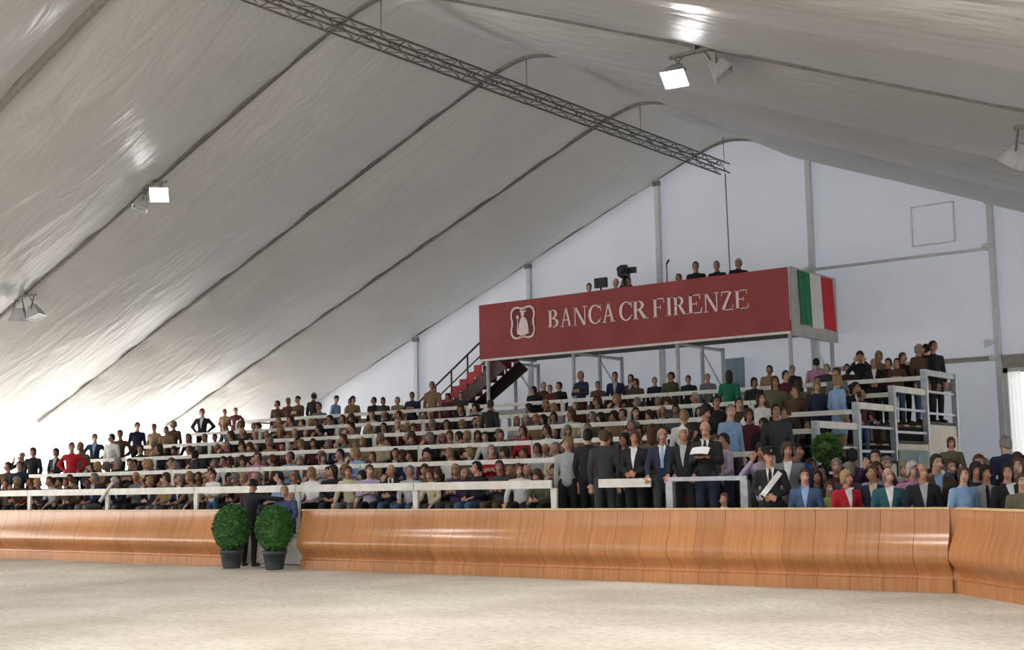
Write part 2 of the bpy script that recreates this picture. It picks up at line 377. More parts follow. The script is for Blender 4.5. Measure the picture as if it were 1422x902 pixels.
# ------------------------------------------------------------------ kick board round the arena
YB = 17.85; HB = 1.155
PROF = [(.02, 0), (.02, .20), (.055, .245), (-.005, .30), (-.075, .36), (-.14, .42), (-.155, .47), (-.14, .55), (-.105, .66), (-.06, .78), (-.025, .90), (-.005, 1.02), (0, 1.12)]
PROF = [(-.045, 0), (-.045, .175), (.005, .19), (.01, .22), (-.015, .275), (-.065, .335), (-.12, .395), (-.15, .455), (-.155, .52), (-.14, .59), (-.11, .68), (-.065, .78), (-.03, .90), (-.008, 1.02), (0, 1.125)]
def smooth_profile(P, n=4):
    out = []
    for i in range(len(P)-1):
        p0, p1, p2, p3 = P[max(i-1, 0)], P[i], P[i+1], P[min(i+2, len(P)-1)]
        for k in range(n):
            t = k/n; q = []
            for c in (0, 1):
                q.append(.5*(2*p1[c]+(p2[c]-p0[c])*t+(2*p0[c]-5*p1[c]+4*p2[c]-p3[c])*t*t+(3*p1[c]-p0[c]-3*p2[c]+p3[c])*t**3))
            out.append(tuple(q))
    return out+[P[-1]]
def panel_mesh(w):
    mb = MB(); g = .003
    poly = PROF[:2]+smooth_profile(PROF[2:])+[(.06, 1.125), (.06, .0)]
    mb.prism(poly, lambda u, v, d: (d-w/2+g, u, v), w-2*g)
    mb.smooth = [True]*len(mb.f)
    m = mb.mesh('kick_board_panel', M['wood']); m.set_sharp_from_angle(angle=.5)
    return m
def lip_mesh(w):
    return MB().box(-w/2, w/2, -.02, .075, 1.125, HB).mesh('kick_board_lip', M['wood_lip'])
PWID = .50; pm = panel_mesh(PWID); lm = lip_mesh(PWID*4)
def kick_board(name, p, q, label, end_l=False):
    p = Vector(p); q = Vector(q); L = (q-p).length; n = round(L/PWID); d = (q-p)/L
    rz = math.atan2(d.y, d.x); t = tag(empty(name, (p.x, p.y, 0), rz), label, 'barrier')
    sc = L/(n*PWID)
    for i in range(n):
        o = link('panel', pm, t, ((i+.5)*PWID*sc, 0, 0)); o.scale = (sc, 1, 1)
    m = max(1, round(L/2)); s2 = L/(m*2)
    for i in range(m):
        o = link('top_lip', lm, t, ((i+.5)*2*s2, 0, 0)); o.scale = (s2, 1, 1)
    MB().box(0, L, .0, .05, 0, .03).build('base_rail', M['wood_lip'], t)
    return t
kick_board('kick_board', (-34.5, YB, 0), (-21.35, YB, 0), 'curved varnished wood kick board running from the potted trees to the far side')
kick_board('kick_board', (-19.05, YB, 0), (-6.28, YB, 0), 'long curved varnished wood kick board before the standing crowd')
MB().box(12.70, 12.93, .02, .09, 0, HB-.01).build('corner_post', M['wood'], bpy.data.objects['kick_board.001'])
kick_board('kick_board', (-6.17, YB-.04, 0), (-2.2, YB-4.01, 0), 'short angled section of wooden kick board at the arena corner')
# ================================================================== the grandstand
XL, XR = -33.2, -10.32
TY = [18.7+1.9*k for k in range(7)]
TF = [.64, 1.07, 1.50, 1.92, 2.34, 2.79]              # tier floors
TB = [1.63, 2.07, 2.50, 2.92, 3.34, 3.79]             # board tops
gs = tag(empty('grandstand', (0, 0, 0)), 'stepped spectator stand with white boards along six tiers', 'grandstand')
SEG = 7; sw = (XR-XL)/SEG
for k in range(6):
    MB().box(XL, XR, TY[k], TY[k+1], TF[k]-.06, TF[k]).build('tier_deck', M['deck'], gs)
    if k:
        MB().box(XL, XR, TY[k], TY[k]+.03, TF[k-1], TF[k]-.06).build('riser', M['deck'], gs)
    hb = .145 if k == 0 else .095
    for i in range(SEG):
        a, b = XL+i*sw+.012, XL+(i+1)*sw-.012
        if k == 0 and i == SEG-1: continue
        o = MB().box(a, b, TY[k]-.02, TY[k]+.02, TB[k]-hb, TB[k]).build('rail_board', M['white_board'], gs)
        for dy in ((.62, 1.32) if k < 5 else ()):
            MB().box(a, b, TY[k]+dy, TY[k]+dy+.3, TF[k]+.305, TF[k]+.345).build('bench_plank', M['bench'], gs)
    for i in range(SEG+1):
        if k == 0 and i >= SEG: continue
        X = XL+i*sw
        mb = MB().prism([(-.07, TB[k]-hb), (.07, TB[k]-hb), (.035, TF[k]), (-.035, TF[k])], lambda u, v, w, X=X, k=k: (X+u, TY[k]+.025+w, v), .05)
        mb.build('rail_post', M['white_board'], gs)
lg = MB()
for k in range(5):
    for i in range(SEG*2):
        X = XL+(i+.5)*sw/2
        for dy in (.7, 1.4): lg.box(X-.03, X+.03, TY[k]+dy, TY[k]+dy+.12, TF[k], TF[k]+.305)
lg.build('bench_legs', M['bench'], gs)['kind'] = 'stuff'
# last short rail by the standing guests (thinner, with square posts)
xa, xb = -11.23, -9.78
MB().box(xa, xb, 18.68, 18.74, 1.57, 1.64).build('guest_rail', M['rail_metal'], gs)
for X in (xa+.04, xb-.04):
    MB().box(X-.065, X+.065, 18.66, 18.76, 0, 1.57).build('guest_rail_post', M['rail_metal'], gs)
MB().box(-12.6, -11.56, 18.68, 18.72, 1.485, 1.63).build('rail_board', M['white_board'], gs)
for i in range(11):
    a = XL+i*(XR-XL)/11; b = a+(XR-XL)/11
    MB().box(a+.008, b-.008, 18.66, 18.70, .02, .63).build('front_panel', M['fascia'], gs)
# open end: posts, rails and side panels, stepping up tier by tier
for k in range(6):
    z0 = 0
    MB().box(XR-.02, XR+.02, TY[k]+.03, TY[k+1]-.01, z0, TF[k]-.07).build('side_panel', M['beige'] if k > 2 else M['fascia'], gs)
    MB().box(XL-.02, XL+.02, TY[k]+.03, TY[k+1]-.01, z0, TF[k]-.07).build('side_panel', M['fascia'], gs)
for k in range(2, 6):
    y0, y1, zt = TY[k], TY[k+1], TF[k]+1.14
    MB().box(XR-.04, XR+.04, y0+.06, y1-.06, zt-.13, zt).build('end_top_rail', M['rail_metal'] if k > 4 else M['white_board'], gs)
    MB().bar((XR, y0, TF[k]+.66), (XR, y1-.03, TF[k]+.66), .05, .05).build('end_mid_rail', M['rail_metal'], gs)
    MB().bar((XR, y0, TF[k]+.18), (XR, y1-.03, TF[k]+.18), .05, .05).build('end_low_rail', M['rail_metal'], gs)
    MB().box(XR-.06, XR+.06, y0-.06, y0+.06, (TF[k-1] if k > 2 else 0), zt).build('end_post', M['rail_metal'], gs)
MB().box(XR-.06, XR+.06, TY[6]-.06, TY[6]+.06, TF[5]-.3, TF[5]+1.14).build('end_post', M['rail_metal'], gs)
for k in (5,):
    MB().bar((XL, TY[k], TF[k]+.95), (XL, TY[k+1], TF[k]+.95), .06, .05).build('end_top_rail', M['alu_dark'], gs)
    for Y in (TY[k]+.05, TY[k]+.95): MB().bar((XL, Y, TF[k]), (XL, Y, TF[k]+.95), .06, .06).build('end_post', M['alu_dark'], gs)
MB().box(XL, XR, TY[6]-.03, TY[6]+.01, TF[5]+.75, TF[5]+.95).build('back_rail', M['fascia'], gs)
for i in range(SEG+1):
    X = XL+i*sw; MB().box(X-.04, X+.04, TY[6]-.02, TY[6]+.06, 0, TF[5]+.95).build('back_post', M['post'], gs)
# printed panel on the side of the stand
m_, nt_, b_ = new_mat('foliage_print'); r_, n_, s_ = noise_ramp(nt_, rgb('#12301c'), rgb('#2f5a33'), 3.0, 6); nt_.links.new(r_.outputs[0], b_.inputs['Base Color'])
m2_ = plain('blue_grey_print', '#6f8496', .6)
pp = tag(empty('picture_panel', (XR+.03, 27.2, 1.52)), 'dark green landscape print fixed to the beige stand side', 'picture')
MB().box(0, .03, -.9, .85, -.1, .62).build('print_board', m_, pp)
MB().prism([(.1, .05), (.35, .05), (.3, .3), (.42, .55), (.2, .6), (.2, .3)], lambda u, v, w: (.03+w, u, v-.06), .006).build('pale_shape', m2_, pp)

# ================================================================== commentary platform
PX0, PX1, PY0, PY1, PZ0, PZ1 = -24.75, -14.53, 30.5, 33.3, 5.33, 6.985
pf = tag(empty('commentary_platform', (0, 0, 0)), 'raised scaffold platform on grey legs behind the top tier', 'platform')
MB().box(PX0, PX1, PY0+.04, PY1, PZ0+.16, PZ0+.30).build('deck', M['deck'], pf)
MB().box(PX0, PX1, PY0-.06, PY0+.03, PZ0-.06, PZ0).build('front_trim', M['trim_white'], pf)
MB().box(PX1, PX1+.04, PY0, PY1, PZ0-.1, PZ1+.02).build('side_panel', M['side_panel'], pf)
MB().box(PX0-.02, PX0+.02, PY1-1.3, PY1, PZ0+.1, PZ1).build('side_panel', M['side_panel'], pf)
for z in (.55, 1.05):
    MB().tube((PX0, PY1, PZ0+z), (PX1, PY1, PZ0+z), .024).build('back_rail', M['post'], pf)
for X in (-24.55, -21.4, -17.95, -14.62):
    for Y in (30.6, 31.95, 33.15):
        MB().tube((X, Y, 0), (X, Y, PZ0+.02), .055, n=10).build('leg', M['post'], pf)
    MB().tube((X, PY0+.1 if X > -24 else 31.95, PZ0-.05), (X, PY1-.1, PZ0-.05), .045).build('ledger', M['post'], pf)
    for (a, b) in (((31.95, 3.0), (33.15, 4.1)), ((33.15, 4.1), (31.95, 5.2))):
        MB().tube((X, a[0], a[1]), (X, b[0], b[1]), .022, n=6).build('brace', M['post'], pf)
    MB().tube((X, 31.95, 3.6), (X, 33.15, 3.6), .022, n=6).build('ledger', M['post'], pf)

# ------------------------------------------------------------------ serif letters
def ellip(cx, cz, rx, rz, a0, a1, n=18):
    return [(cx+rx*math.cos(math.radians(a0+(a1-a0)*i/n)), cz+rz*math.sin(math.radians(a0+(a1-a0)*i/n))) for i in range(n+1)]
def ring(cx, cz, rx, rz, w, h, a0, a1, shift=0, n=18):
    """list of quads between two ellipse arcs: thick sides (w), thin top and bottom (h)"""
    o = ellip(cx, cz, rx, rz, a0, a1, n); i = ellip(cx+shift, cz, rx-w, rz-h, a0, a1, n)
    return [[o[k], o[k+1], i[k+1], i[k]] for k in range(n)]
def R(x0, x1, z0, z1): return [[(x0, z0), (x1, z0), (x1, z1), (x0, z1)]]
T, t, SF = .15, .055, .04
def stem(x, w=T, top=True, bot=True):
    p = R(x, x+w, 0, 1)
    if bot: p += R(x-.07, x+w+.07, 0, SF)
    if top: p += R(x-.07, x+w+.07, 1-SF, 1)
    return p
def glyph(c):
    if c == 'I': return stem(.1), .35
    if c == 'F': return stem(.1)+R(.1, .68, .945, 1)+[[(.68, 1), (.62, 1), (.645, .74), (.68, .74)]]+R(.25, .5, .49, .54)+R(.47, .5, .40, .63), .72
    if c == 'E':
        p, w = glyph('F'); return p+R(.1, .72, 0, .055)+[[(.72, 0), (.76, .28), (.725, .28), (.65, 0)]], .78
    if c == 'R': return stem(.1)+ring(.3, .74, .33, .26, .15, .055, -90, 90)+R(.1, .3, .945, 1)+R(.1, .32, .48, .535)+[[(.32, .5), (.48, .5), (.78, 0), (.60, 0)]]+R(.6, .86, 0, SF), .86
    if c == 'B': return stem(.1)+ring(.3, .755, .28, .245, .14, .055, -90, 90)+ring(.32, .265, .34, .265, .15, .055, -90, 90)+R(.1, .31, .945, 1)+R(.1, .33, .475, .53)+R(.1, .33, 0, .055), .70
    if c == 'C': return ring(.46, .5, .46, .52, .16, .06, 42, 318, .02, 26)+[[(.80, .84), (.86, 1), (.82, 1.0), (.74, .86)]]+[[(.80, .86), (.86, .86), (.86, .66), (.83, .66)]]+[[(.79, .17), (.86, .27), (.86, .30), (.76, .2)]], .88
    if c == 'A': return [[(.42, 1.02), (.50, 1.02), (.20, 0), (.12, 0)], [(.40, 1.02), (.53, 1.02), (.86, 0), (.68, 0)]]+R(.24, .70, .33, .385)+R(.02, .32, 0, SF)+R(.58, .96, 0, SF), .98
    if c == 'N': return R(.13, .19, 0, 1)+R(.02, .3, 0, SF)+R(.02, .25, 1-SF, 1)+[[(.1, 1), (.27, 1), (.86, -.01), (.70, -.01)]]+R(.78, .84, 0, 1)+R(.66, .95, 1-SF, 1), .97
    if c == 'Z': return R(.06, .74, .945, 1)+R(.02, .74, 0, .055)+[[(.56, 1), (.74, 1), (.20, 0), (.02, 0)]]+[[(.06, 1), (.10, 1), (.08, .75), (.05, .75)]]+[[(.74, 0), (.78, .28), (.745, .28), (.68, 0)]], .80
bn = tag(empty('banner', (0, PY0-.05, 0)), 'dark red bank banner with white serif lettering across the platform front', 'banner')
mb = MB().grid(40, 8, lambda u, v: (PX0+(PX1-PX0)*u, .012*math.sin(u*40)*math.sin(v*3.14), PZ0+(PZ1-PZ0)*v+.02*math.sin(u*3.1416)*(1-2*v)*0))
bo = mb.build('cloth', M['banner'], bn)
LET = [('B', 761.9, 778.4), ('A', 779.8, 797), ('N', 797.2, 817.6), ('C', 818.9, 837), ('A', 837.4, 857.2), ('C', 862, 880), ('R', 880, 902.4),
       ('F', 907.6, 925.6), ('I', 926.8, 936), ('R', 936.4, 957.2), ('E', 956.6, 977.8), ('N', 978.6, 1001.6), ('Z', 1003.2, 1021.4), ('E', 1022, 1043)]
ZB0, ZB1 = 6.05, 6.03
for i, (c, xa_, xb_) in enumerate(LET):
    X0 = at_y(xa_, 440, PY0).x; X1 = at_y(xb_, 440, PY0).x
    polys, w = glyph(c); s = (X1-X0)/w; hgt = .535-.03*i/13
    mb = MB(); zb = 6.055-.03*i/13
    for p in polys: mb.prism(p, lambda u, v, d: (X0+u*s, -.014-d, zb+v*hgt), .008)
    mb.build('letter', M['print'], bn)
# emblem: a lobed white frame round a pale gowned figure with a staff
ECX, ECZ, EW, EH = -23.08, 6.315, .50, .535
m1 = MB()
def lob(k, n=96):
    a = 2*math.pi*k/n; c, s = math.cos(a), math.sin(a)
    r = 1.0/max(abs(c)**3.2+abs(s)**3.2, 1e-6)**(1/3.2)
    q = abs(math.sin(2*a))                      # pinch at the middle of each side
    r *= .68+.29*q**.55
    for ax in (0, 90, 180, 270):                # small pointed beads on the axes
        d = abs((math.degrees(a)-ax+180) % 360-180)
        if d < 7: r += .16*(1-d/7)
    return r, c, s
ins = []
for k in range(96):
    r0, c0, s0 = lob(k); r1, c1, s1 = lob((k+1) % 96)
    q = [(r0*c0*EW, r0*s0*EH), (r1*c1*EW, r1*s1*EH), ((r1-.12)*c1*EW, (r1-.12)*s1*EH), ((r0-.12)*c0*EW, (r0-.12)*s0*EH)]
    m1.prism(q, lambda u, v, d: (ECX+u, -.016-d, ECZ+v), .008); ins.append(((r0-.1)*c0*EW, (r0-.1)*s0*EH))
for sx, sz in ((-1, -1), (1, -1), (-1, 1), (1, 1)):      # faint corner flourishes
    for q in ring(sx*.55, sz*.55, .06, .07, .02, .02, 30, 300, 0, 8): m1.prism(q, lambda u, v, d: (ECX+u, -.016-d, ECZ+v*.98), .004, 1)
m0 = MB()
c0 = (0, 0)
for k in range(96): m0.prism([c0, ins[k], ins[(k+1) % 96]], lambda u, v, d: (ECX+u, -.013-d, ECZ+v), .002)
m0.build('emblem_ground', M['banner_dark'], bn)
m1.build('emblem_frame', [M['print'], plain('faint_print', '#a8565a', .6)], bn)
m2 = MB()
gown = [(-.20, -.34), (-.12, -.36), (-.06, -.40), (0, -.44), (.06, -.38), (.22, -.34), (.21, -.2), (.17, .02), (.10, .13), (.03, .17), (-.03, .17), (-.08, .12), (-.14, -.05)]
for k in range(len(gown)): m2.prism([(0, -.1), gown[k], gown[(k+1) % len(gown)]], lambda u, v, d: (ECX+u, -.018-d, ECZ+v), .006)
hd = ellip(.0, .25, .062, .075, 0, 360, 14)[:-1]
m2.prism(hd, lambda u, v, d: (ECX+u, -.018-d, ECZ+v), .006)
m2.prism([(-.09, .30), (.12, .30), (.13, .36), (.05, .34), (-.02, .37), (-.10, .36)], lambda u, v, d: (ECX+u, -.018-d, ECZ+v), .006)
m2.prism([(-.215, -.3), (-.19, -.3), (-.17, .12), (-.195, .12)], lambda u, v, d: (ECX+u, -.018-d, ECZ+v), .006)
m2.prism(ellip(-.185, .17, .05, .055, 0, 360, 10)[:-1], lambda u, v, d: (ECX+u, -.018-d, ECZ+v), .006)
m2.build('emblem_figure', M['print'], bn)
# flag over the side panel
fg = tag(empty('flag', (PX1+.05, 30.9, 6.95)), 'green white and red flag hung over the platform side', 'flag')
def stripe(a, b, mat, name, drop):
    def fn(u, v):
        y = a+(b-a)*u; skew = .10*v
        return (.015+.018*math.sin(y*7)*v+.01*math.sin(y*15+2), y+skew, -1.42*v*(1-.03*drop)-.0*y+.02*math.sin(y*5)*v)
    MB().grid(8, 16, fn).build(name, mat, fg)
stripe(0.0, .70, M['green'], 'green_stripe', 0); stripe(.70, 1.40, M['flag_white'], 'white_stripe', 0); stripe(1.40, 2.12, M['flag_red'], 'red_stripe', 0)

# ------------------------------------------------------------------ red staircase up to the platform
SX0, SZ0, SX1, SZ1 = -28.1, 2.80, -24.30, 5.36
SY0, SY1 = 30.74, 31.82
stc = tag(empty('staircase', (0, 0, 0)), 'red metal staircase with handrails climbing to the platform', 'stairs')
ns = 13
for i in range(ns):
    x = SX0+(SX1-SX0)*(i+.5)/ns; z = SZ0+(SZ1-SZ0)*(i+1)/ns
    MB().box(x-.17, x+.17, SY0+.03, SY1-.03, z-.04, z).build('tread', M['stair_dark'], stc)
    MB().box(x+.14, x+.17, SY0+.03, SY1-.03, z-.0, min(z+.17, PZ0+.14)).build('riser', M['stair_red'], stc)
SL = (SZ1-SZ0)/(SX1-SX0); HX = PX0-.06
for Y in (SY0, SY1):
    MB().prism([(SX0, SZ0-.02), (SX0+.5, SZ0-.02), (SX1+.35, SZ1-.30), (SX1, SZ1-.02), (SX0, SZ0+.06)], lambda u, v, w, Y=Y: (u, Y-.02+w, v), .04).build('stringer', M['stair_dark'], stc)
    for nm, h0, r in (('handrail', .98, .032), ('mid_rail', .56, .024)):
        MB().tube((SX0, Y, SZ0+h0), (HX, Y, SZ0+h0+SL*(HX-SX0)), r).build(nm, M['stair_dark'], stc)
    for i in range(6):
        f = i/5; x = SX0+(HX-SX0)*f; z = SZ0+SL*(x-SX0)
        MB().tube((x, Y, z), (x, Y, z+.98), .028).build('baluster', M['stair_dark'], stc)
for i in range(ns):          # red kick plates stepping up along the far side
    x = SX0+(SX1-SX0)*(i+.5)/ns; z = SZ0+(SZ1-SZ0)*(i+1)/ns
    if x+.15 < HX: MB().box(x-.15, x+.15, SY1-.05, SY1-.03, z+.01, z+.46).build('kick_plate', M['stair_red'], stc)
    if x+.15 < HX: MB().box(x-.15, x+.15, SY0-.045, SY0-.025, z-.12, z+.24).build('kick_plate', M['stair_red'], stc)

# ------------------------------------------------------------------ cameras and monitor on the platform
vc = tag(empty('video_camera', (-19.85, 31.0, PZ0+.325), .35), 'black television camera on tripod above the banner', 'camera')
MB().box(-.13, .13, -.3, .22, 1.72, 1.98).box(-.10, .10, -.1, .15, 1.98, 2.06).build('camera_body', M['black'], vc)
MB().tube((0, -.3, 1.86), (0, -.55, 1.86), .075, .095, 12).build('lens', M['black'], vc)
MB().box(.14, .34, .0, .16, 1.84, 2.0).bar((.1, .08, 1.92), (.2, .08, 1.92), .03, .03).build('viewfinder', M['black'], vc)
MB().tube((0, 0, 1.45), (0, 0, 1.72), .05).build('head', M['black'], vc)
for a in range(3):
    MB().tube((.05*math.cos(a*2.09+.5), .05*math.sin(a*2.09+.5), 1.5), (.42*math.cos(a*2.09+.5), .42*math.sin(a*2.09+.5), 0), .025).build('tripod_leg', M['alu_dark'], vc)
mo = tag(empty('monitor', (-20.55, 30.85, PZ0+.30)), 'small black monitor on a stand beside the television camera', 'monitor')
MB().box(-.2, .2, -.05, .05, 1.50, 1.78).build('screen', M['black'], mo); MB().tube((0, 0, .02), (0, 0, 1.5), .025).build('stand', M['black'], mo); MB().box(-.2, .2, -.2, .2, 0, .02).build('base', M['black'], mo)
mi = tag(empty('microphone', (-18.35, 30.85, PZ0+.30)), 'thin microphone stand rising above the banner', 'microphone')
MB().tube((0, 0, .02), (0, 0, 1.95), .014).build('pole', M['black'], mi); MB().tube((0, 0, 1.93), (.1, -.05, 2.02), .025, .03).build('mic', M['black'], mi); MB().box(-.15, .15, -.15, .15, 0, .02).build('base', M['black'], mi)

# ================================================================== potted plants
def topiary(X, Y, label, pot_h, rx, rz, cz, seed):
    t = tag(empty('potted_topiary', (X, Y, 0)), label, 'plant', 'clipped bushes in the arena gap')
    k = pot_h
    MB().lathe([(.0, 0), (.165, 0), (.175, .02), (.225, k-.06), (.245, k-.06), (.245, k), (.215, k), (.21, k-.05), (0, k-.05)], n=24).build('pot', M['pot'], t)
    MB().lathe([(.0, k-.04), (.21, k-.04)], n=20).build('soil', M['soil'], t)
    MB().tube((0, 0, k-.05), (0, 0, cz), .03).build('stem', M['stem'], t)
    q = random.Random(seed)
    core = MB(); core.lathe([(.01, cz-rz*.9)]+[(rx*.86*math.sin(a)*(1-.12*math.cos(a)*-1), cz-rz*.9*math.cos(a)) for a in [math.pi*i/12 for i in range(1, 12)]]+[(.01, cz+rz*.9)], n=18)
    lv = MB()
    for i in range(5200):
        zc = q.uniform(-1, 1); a = q.uniform(0, 6.283); s = math.sqrt(1-zc*zc); rr = q.uniform(.84, 1.03)
        wid = rx*(1-.13*(-zc)) if zc < 0 else rx
        c = Vector((wid*s*math.cos(a)*rr, wid*s*math.sin(a)*rr, cz+rz*zc*rr))
        d = Vector((q.uniform(-1, 1), q.uniform(-1, 1), q.uniform(-.6, 1))).normalized(); e = d.cross(Vector((q.uniform(-1, 1), q.uniform(-1, 1), q.uniform(-1, 1)))).normalized()
        L = q.uniform(.020, .034)
        lv.add([c-d*L, c+e*L*.45, c+d*L, c-e*L*.45], [(0, 1, 2, 3)])
    core.build('foliage_core', M['leaf'], t); o = lv.build('foliage', M['leaf'], t); o['kind'] = 'stuff'
    return t
topiary(-20.62, 17.42, 'bushy egg shaped topiary in a dark pot against the far barrier end', .36, .385, .48, .79, 1)
topiary(-19.47, 17.52, 'rounder topiary in a dark pot before the open gap and white step', .36, .375, .47, .78, 2)
p_ = at_y(1148, 622, 20.3)
t = tag(empty('potted_topiary', (p_.x, 20.3, 0)), 'clipped ball bush on a tall stem at the end of the stand', 'plant')
MB().lathe([(.0, 0), (.18, 0), (.24, .42), (.21, .42), (.2, .36), (0, .36)], n=20).build('pot', M['pot'], t); MB().tube((0, 0, .36), (0, 0, 2.0), .025).build('stem', M['stem'], t)
q = random.Random(9); lv = MB(); core = MB().lathe([(.01, p_.z-.20)]+[(.20*math.sin(a), p_.z-.20*math.cos(a)) for a in [math.pi*i/10 for i in range(1, 10)]]+[(.01, p_.z+.20)], n=14)
for i in range(2200):
    d = Vector((q.gauss(0, 1), q.gauss(0, 1), q.gauss(0, 1))).normalized(); c = d*q.uniform(.19, .255)+Vector((0, 0, p_.z)); e = d.cross(Vector((q.gauss(0, 1), q.gauss(0, 1), q.gauss(0, 1)))).normalized()
    L = .03; lv.add([c-d*L, c+e*L*.5, c+d*L, c-e*L*.5], [(0, 1, 2, 3)])
lm_, lnt, lb = new_mat('pale_box_leaf'); lb.inputs['Roughness'].default_value = .6
lr, ln_, ls_ = noise_ramp(lnt, rgb('#34532a'), rgb('#5f8440'), 9, 3); lnt.links.new(lr.outputs[0], lb.inputs['Base Color'])
core.build('foliage_core', lm_, t); lv.build('foliage', lm_, t)['kind'] = 'stuff'
# ================================================================== people
def obj_color_mat(name, rough, var=.82, scale=14):
    m, nt, b = new_mat(name); b.inputs['Roughness'].default_value = rough
    oi = nt.nodes.new('ShaderNodeObjectInfo'); r, n, s = noise_ramp(nt, (var, var, var, 1), (1, 1, 1, 1), scale)
    mx = nt.nodes.new('ShaderNodeMix'); mx.data_type = 'RGBA'; mx.blend_type = 'MULTIPLY'; mx.inputs[0].default_value = 1
    nt.links.new(oi.outputs['Color'], mx.inputs[6]); nt.links.new(r.outputs[0], mx.inputs[7]); nt.links.new(mx.outputs[2], b.inputs['Base Color'])
    return m, nt, b, mx
M['cloth'] = obj_color_mat('clothing', .85)[0]
M['hair'] = obj_color_mat('hair', .75, .55, 40)[0]
M['leather'] = obj_color_mat('shoe_leather', .45)[0]
def skin_mat():
    m, nt, b, mx = obj_color_mat('skin', .55, .92, 8)
    b.inputs['Subsurface Weight'].default_value = 0
    at = nt.nodes.new('ShaderNodeAttribute'); at.attribute_name = 'hp'
    sp = nt.nodes.new('ShaderNodeSeparateXYZ'); nt.links.new(at.outputs['Vector'], sp.inputs[0])
    def math_(op, a, b_=None):
        n = nt.nodes.new('ShaderNodeMath'); n.operation = op
        for i, v in enumerate((a, b_)):
            if v is None: continue
            if isinstance(v, (int, float)): n.inputs[i].default_value = v
            else: nt.links.new(v, n.inputs[i])
        return n.outputs[0]
    ax = math_('ABSOLUTE', sp.outputs[0])
    front = math_('LESS_THAN', sp.outputs[1], -.045)
    def spot(cx, cz, rx, rz, absx=True):
        dx = math_('DIVIDE', math_('SUBTRACT', ax if absx else sp.outputs[0], cx), rx); dz = math_('DIVIDE', math_('SUBTRACT', sp.outputs[2], cz), rz)
        d = math_('ADD', math_('MULTIPLY', dx, dx), math_('MULTIPLY', dz, dz))
        return math_('MULTIPLY', math_('LESS_THAN', d, 1.0), front)
    cur = mx.outputs[2]
    for mask, col in ((spot(.032, .006, .014, .0065), (.34, .29, .26, 1)), (spot(.032, .006, .0075, .0065), (.03, .02, .015, 1)),
                      (spot(.033, .028, .021, .006), (.06, .04, .03, 1)), (spot(0, -.066, .026, .009), (.32, .10, .09, 1))):
        k = nt.nodes.new('ShaderNodeMix'); k.data_type = 'RGBA'; nt.links.new(mask, k.inputs[0]); nt.links.new(cur, k.inputs[6]); k.inputs[7].default_value = col; cur = k.outputs[2]
    nt.links.new(cur, b.inputs['Base Color']); return m
M['skin'] = skin_mat()

_b = bmesh.new(); bmesh.ops.create_icosphere(_b, subdivisions=2, radius=1); ICO = [v.co.copy() for v in _b.verts]; _b.free()
V = Vector
class Solid:
    """union of convex blobs, fused into one continuous skin by a voxel remesh"""
    def __init__(s): s.bm = bmesh.new()
    def hull(s, *blobs):
        vs = []
        for c, r in blobs:
            c = V(c); r = (r, r, r) if isinstance(r, (int, float)) else r
            for p in ICO: vs.append(s.bm.verts.new((c.x+p.x*r[0], c.y+p.y*r[1], c.z+p.z*r[2])))
        g = bmesh.ops.convex_hull(s.bm, input=vs)
        bmesh.ops.delete(s.bm, geom=[e for e in g['geom_interior'] if isinstance(e, bmesh.types.BMVert)], context='VERTS')
        return s
    def start(s, vox, tris):
        me = bpy.data.meshes.new('tmp'); s.bm.to_mesh(me); s.bm.free()
        o = bpy.data.objects.new('tmp', me); COL.objects.link(o)
        r = o.modifiers.new('r', 'REMESH'); r.mode = 'VOXEL'; r.voxel_size = vox; r.use_smooth_shade = True
        sm = o.modifiers.new('s', 'SMOOTH'); sm.factor = .5; sm.iterations = 2
        d = o.modifiers.new('d', 'DECIMATE'); d.ratio = 1.0
        s.o = o; s.tris = tris; s.vox = vox; return s
def finish(solids):
    dg = bpy.context.evaluated_depsgraph_get()
    # first look at the remeshed sizes, then thin each one to its budget
    for s in solids:
        s.o.modifiers['d'].show_viewport = True
        me = s.o.data
        bb = [V(c) for c in s.o.bound_box]
        area = sum(p.area for p in me.polygons)
        s.o.modifiers['d'].ratio = min(1.0, s.tris/max(2*area/s.vox**2*.85, 1))
    dg.update(); out = []
    for s in solids:
        m = bpy.data.meshes.new_from_object(s.o.evaluated_get(dg)); out.append(m)
        m.polygons.foreach_set('use_smooth', [True]*len(m.polygons)); m.materials.clear()
    for s in solids:
        me = s.o.data; bpy.data.objects.remove(s.o); bpy.data.meshes.remove(me)
    return out

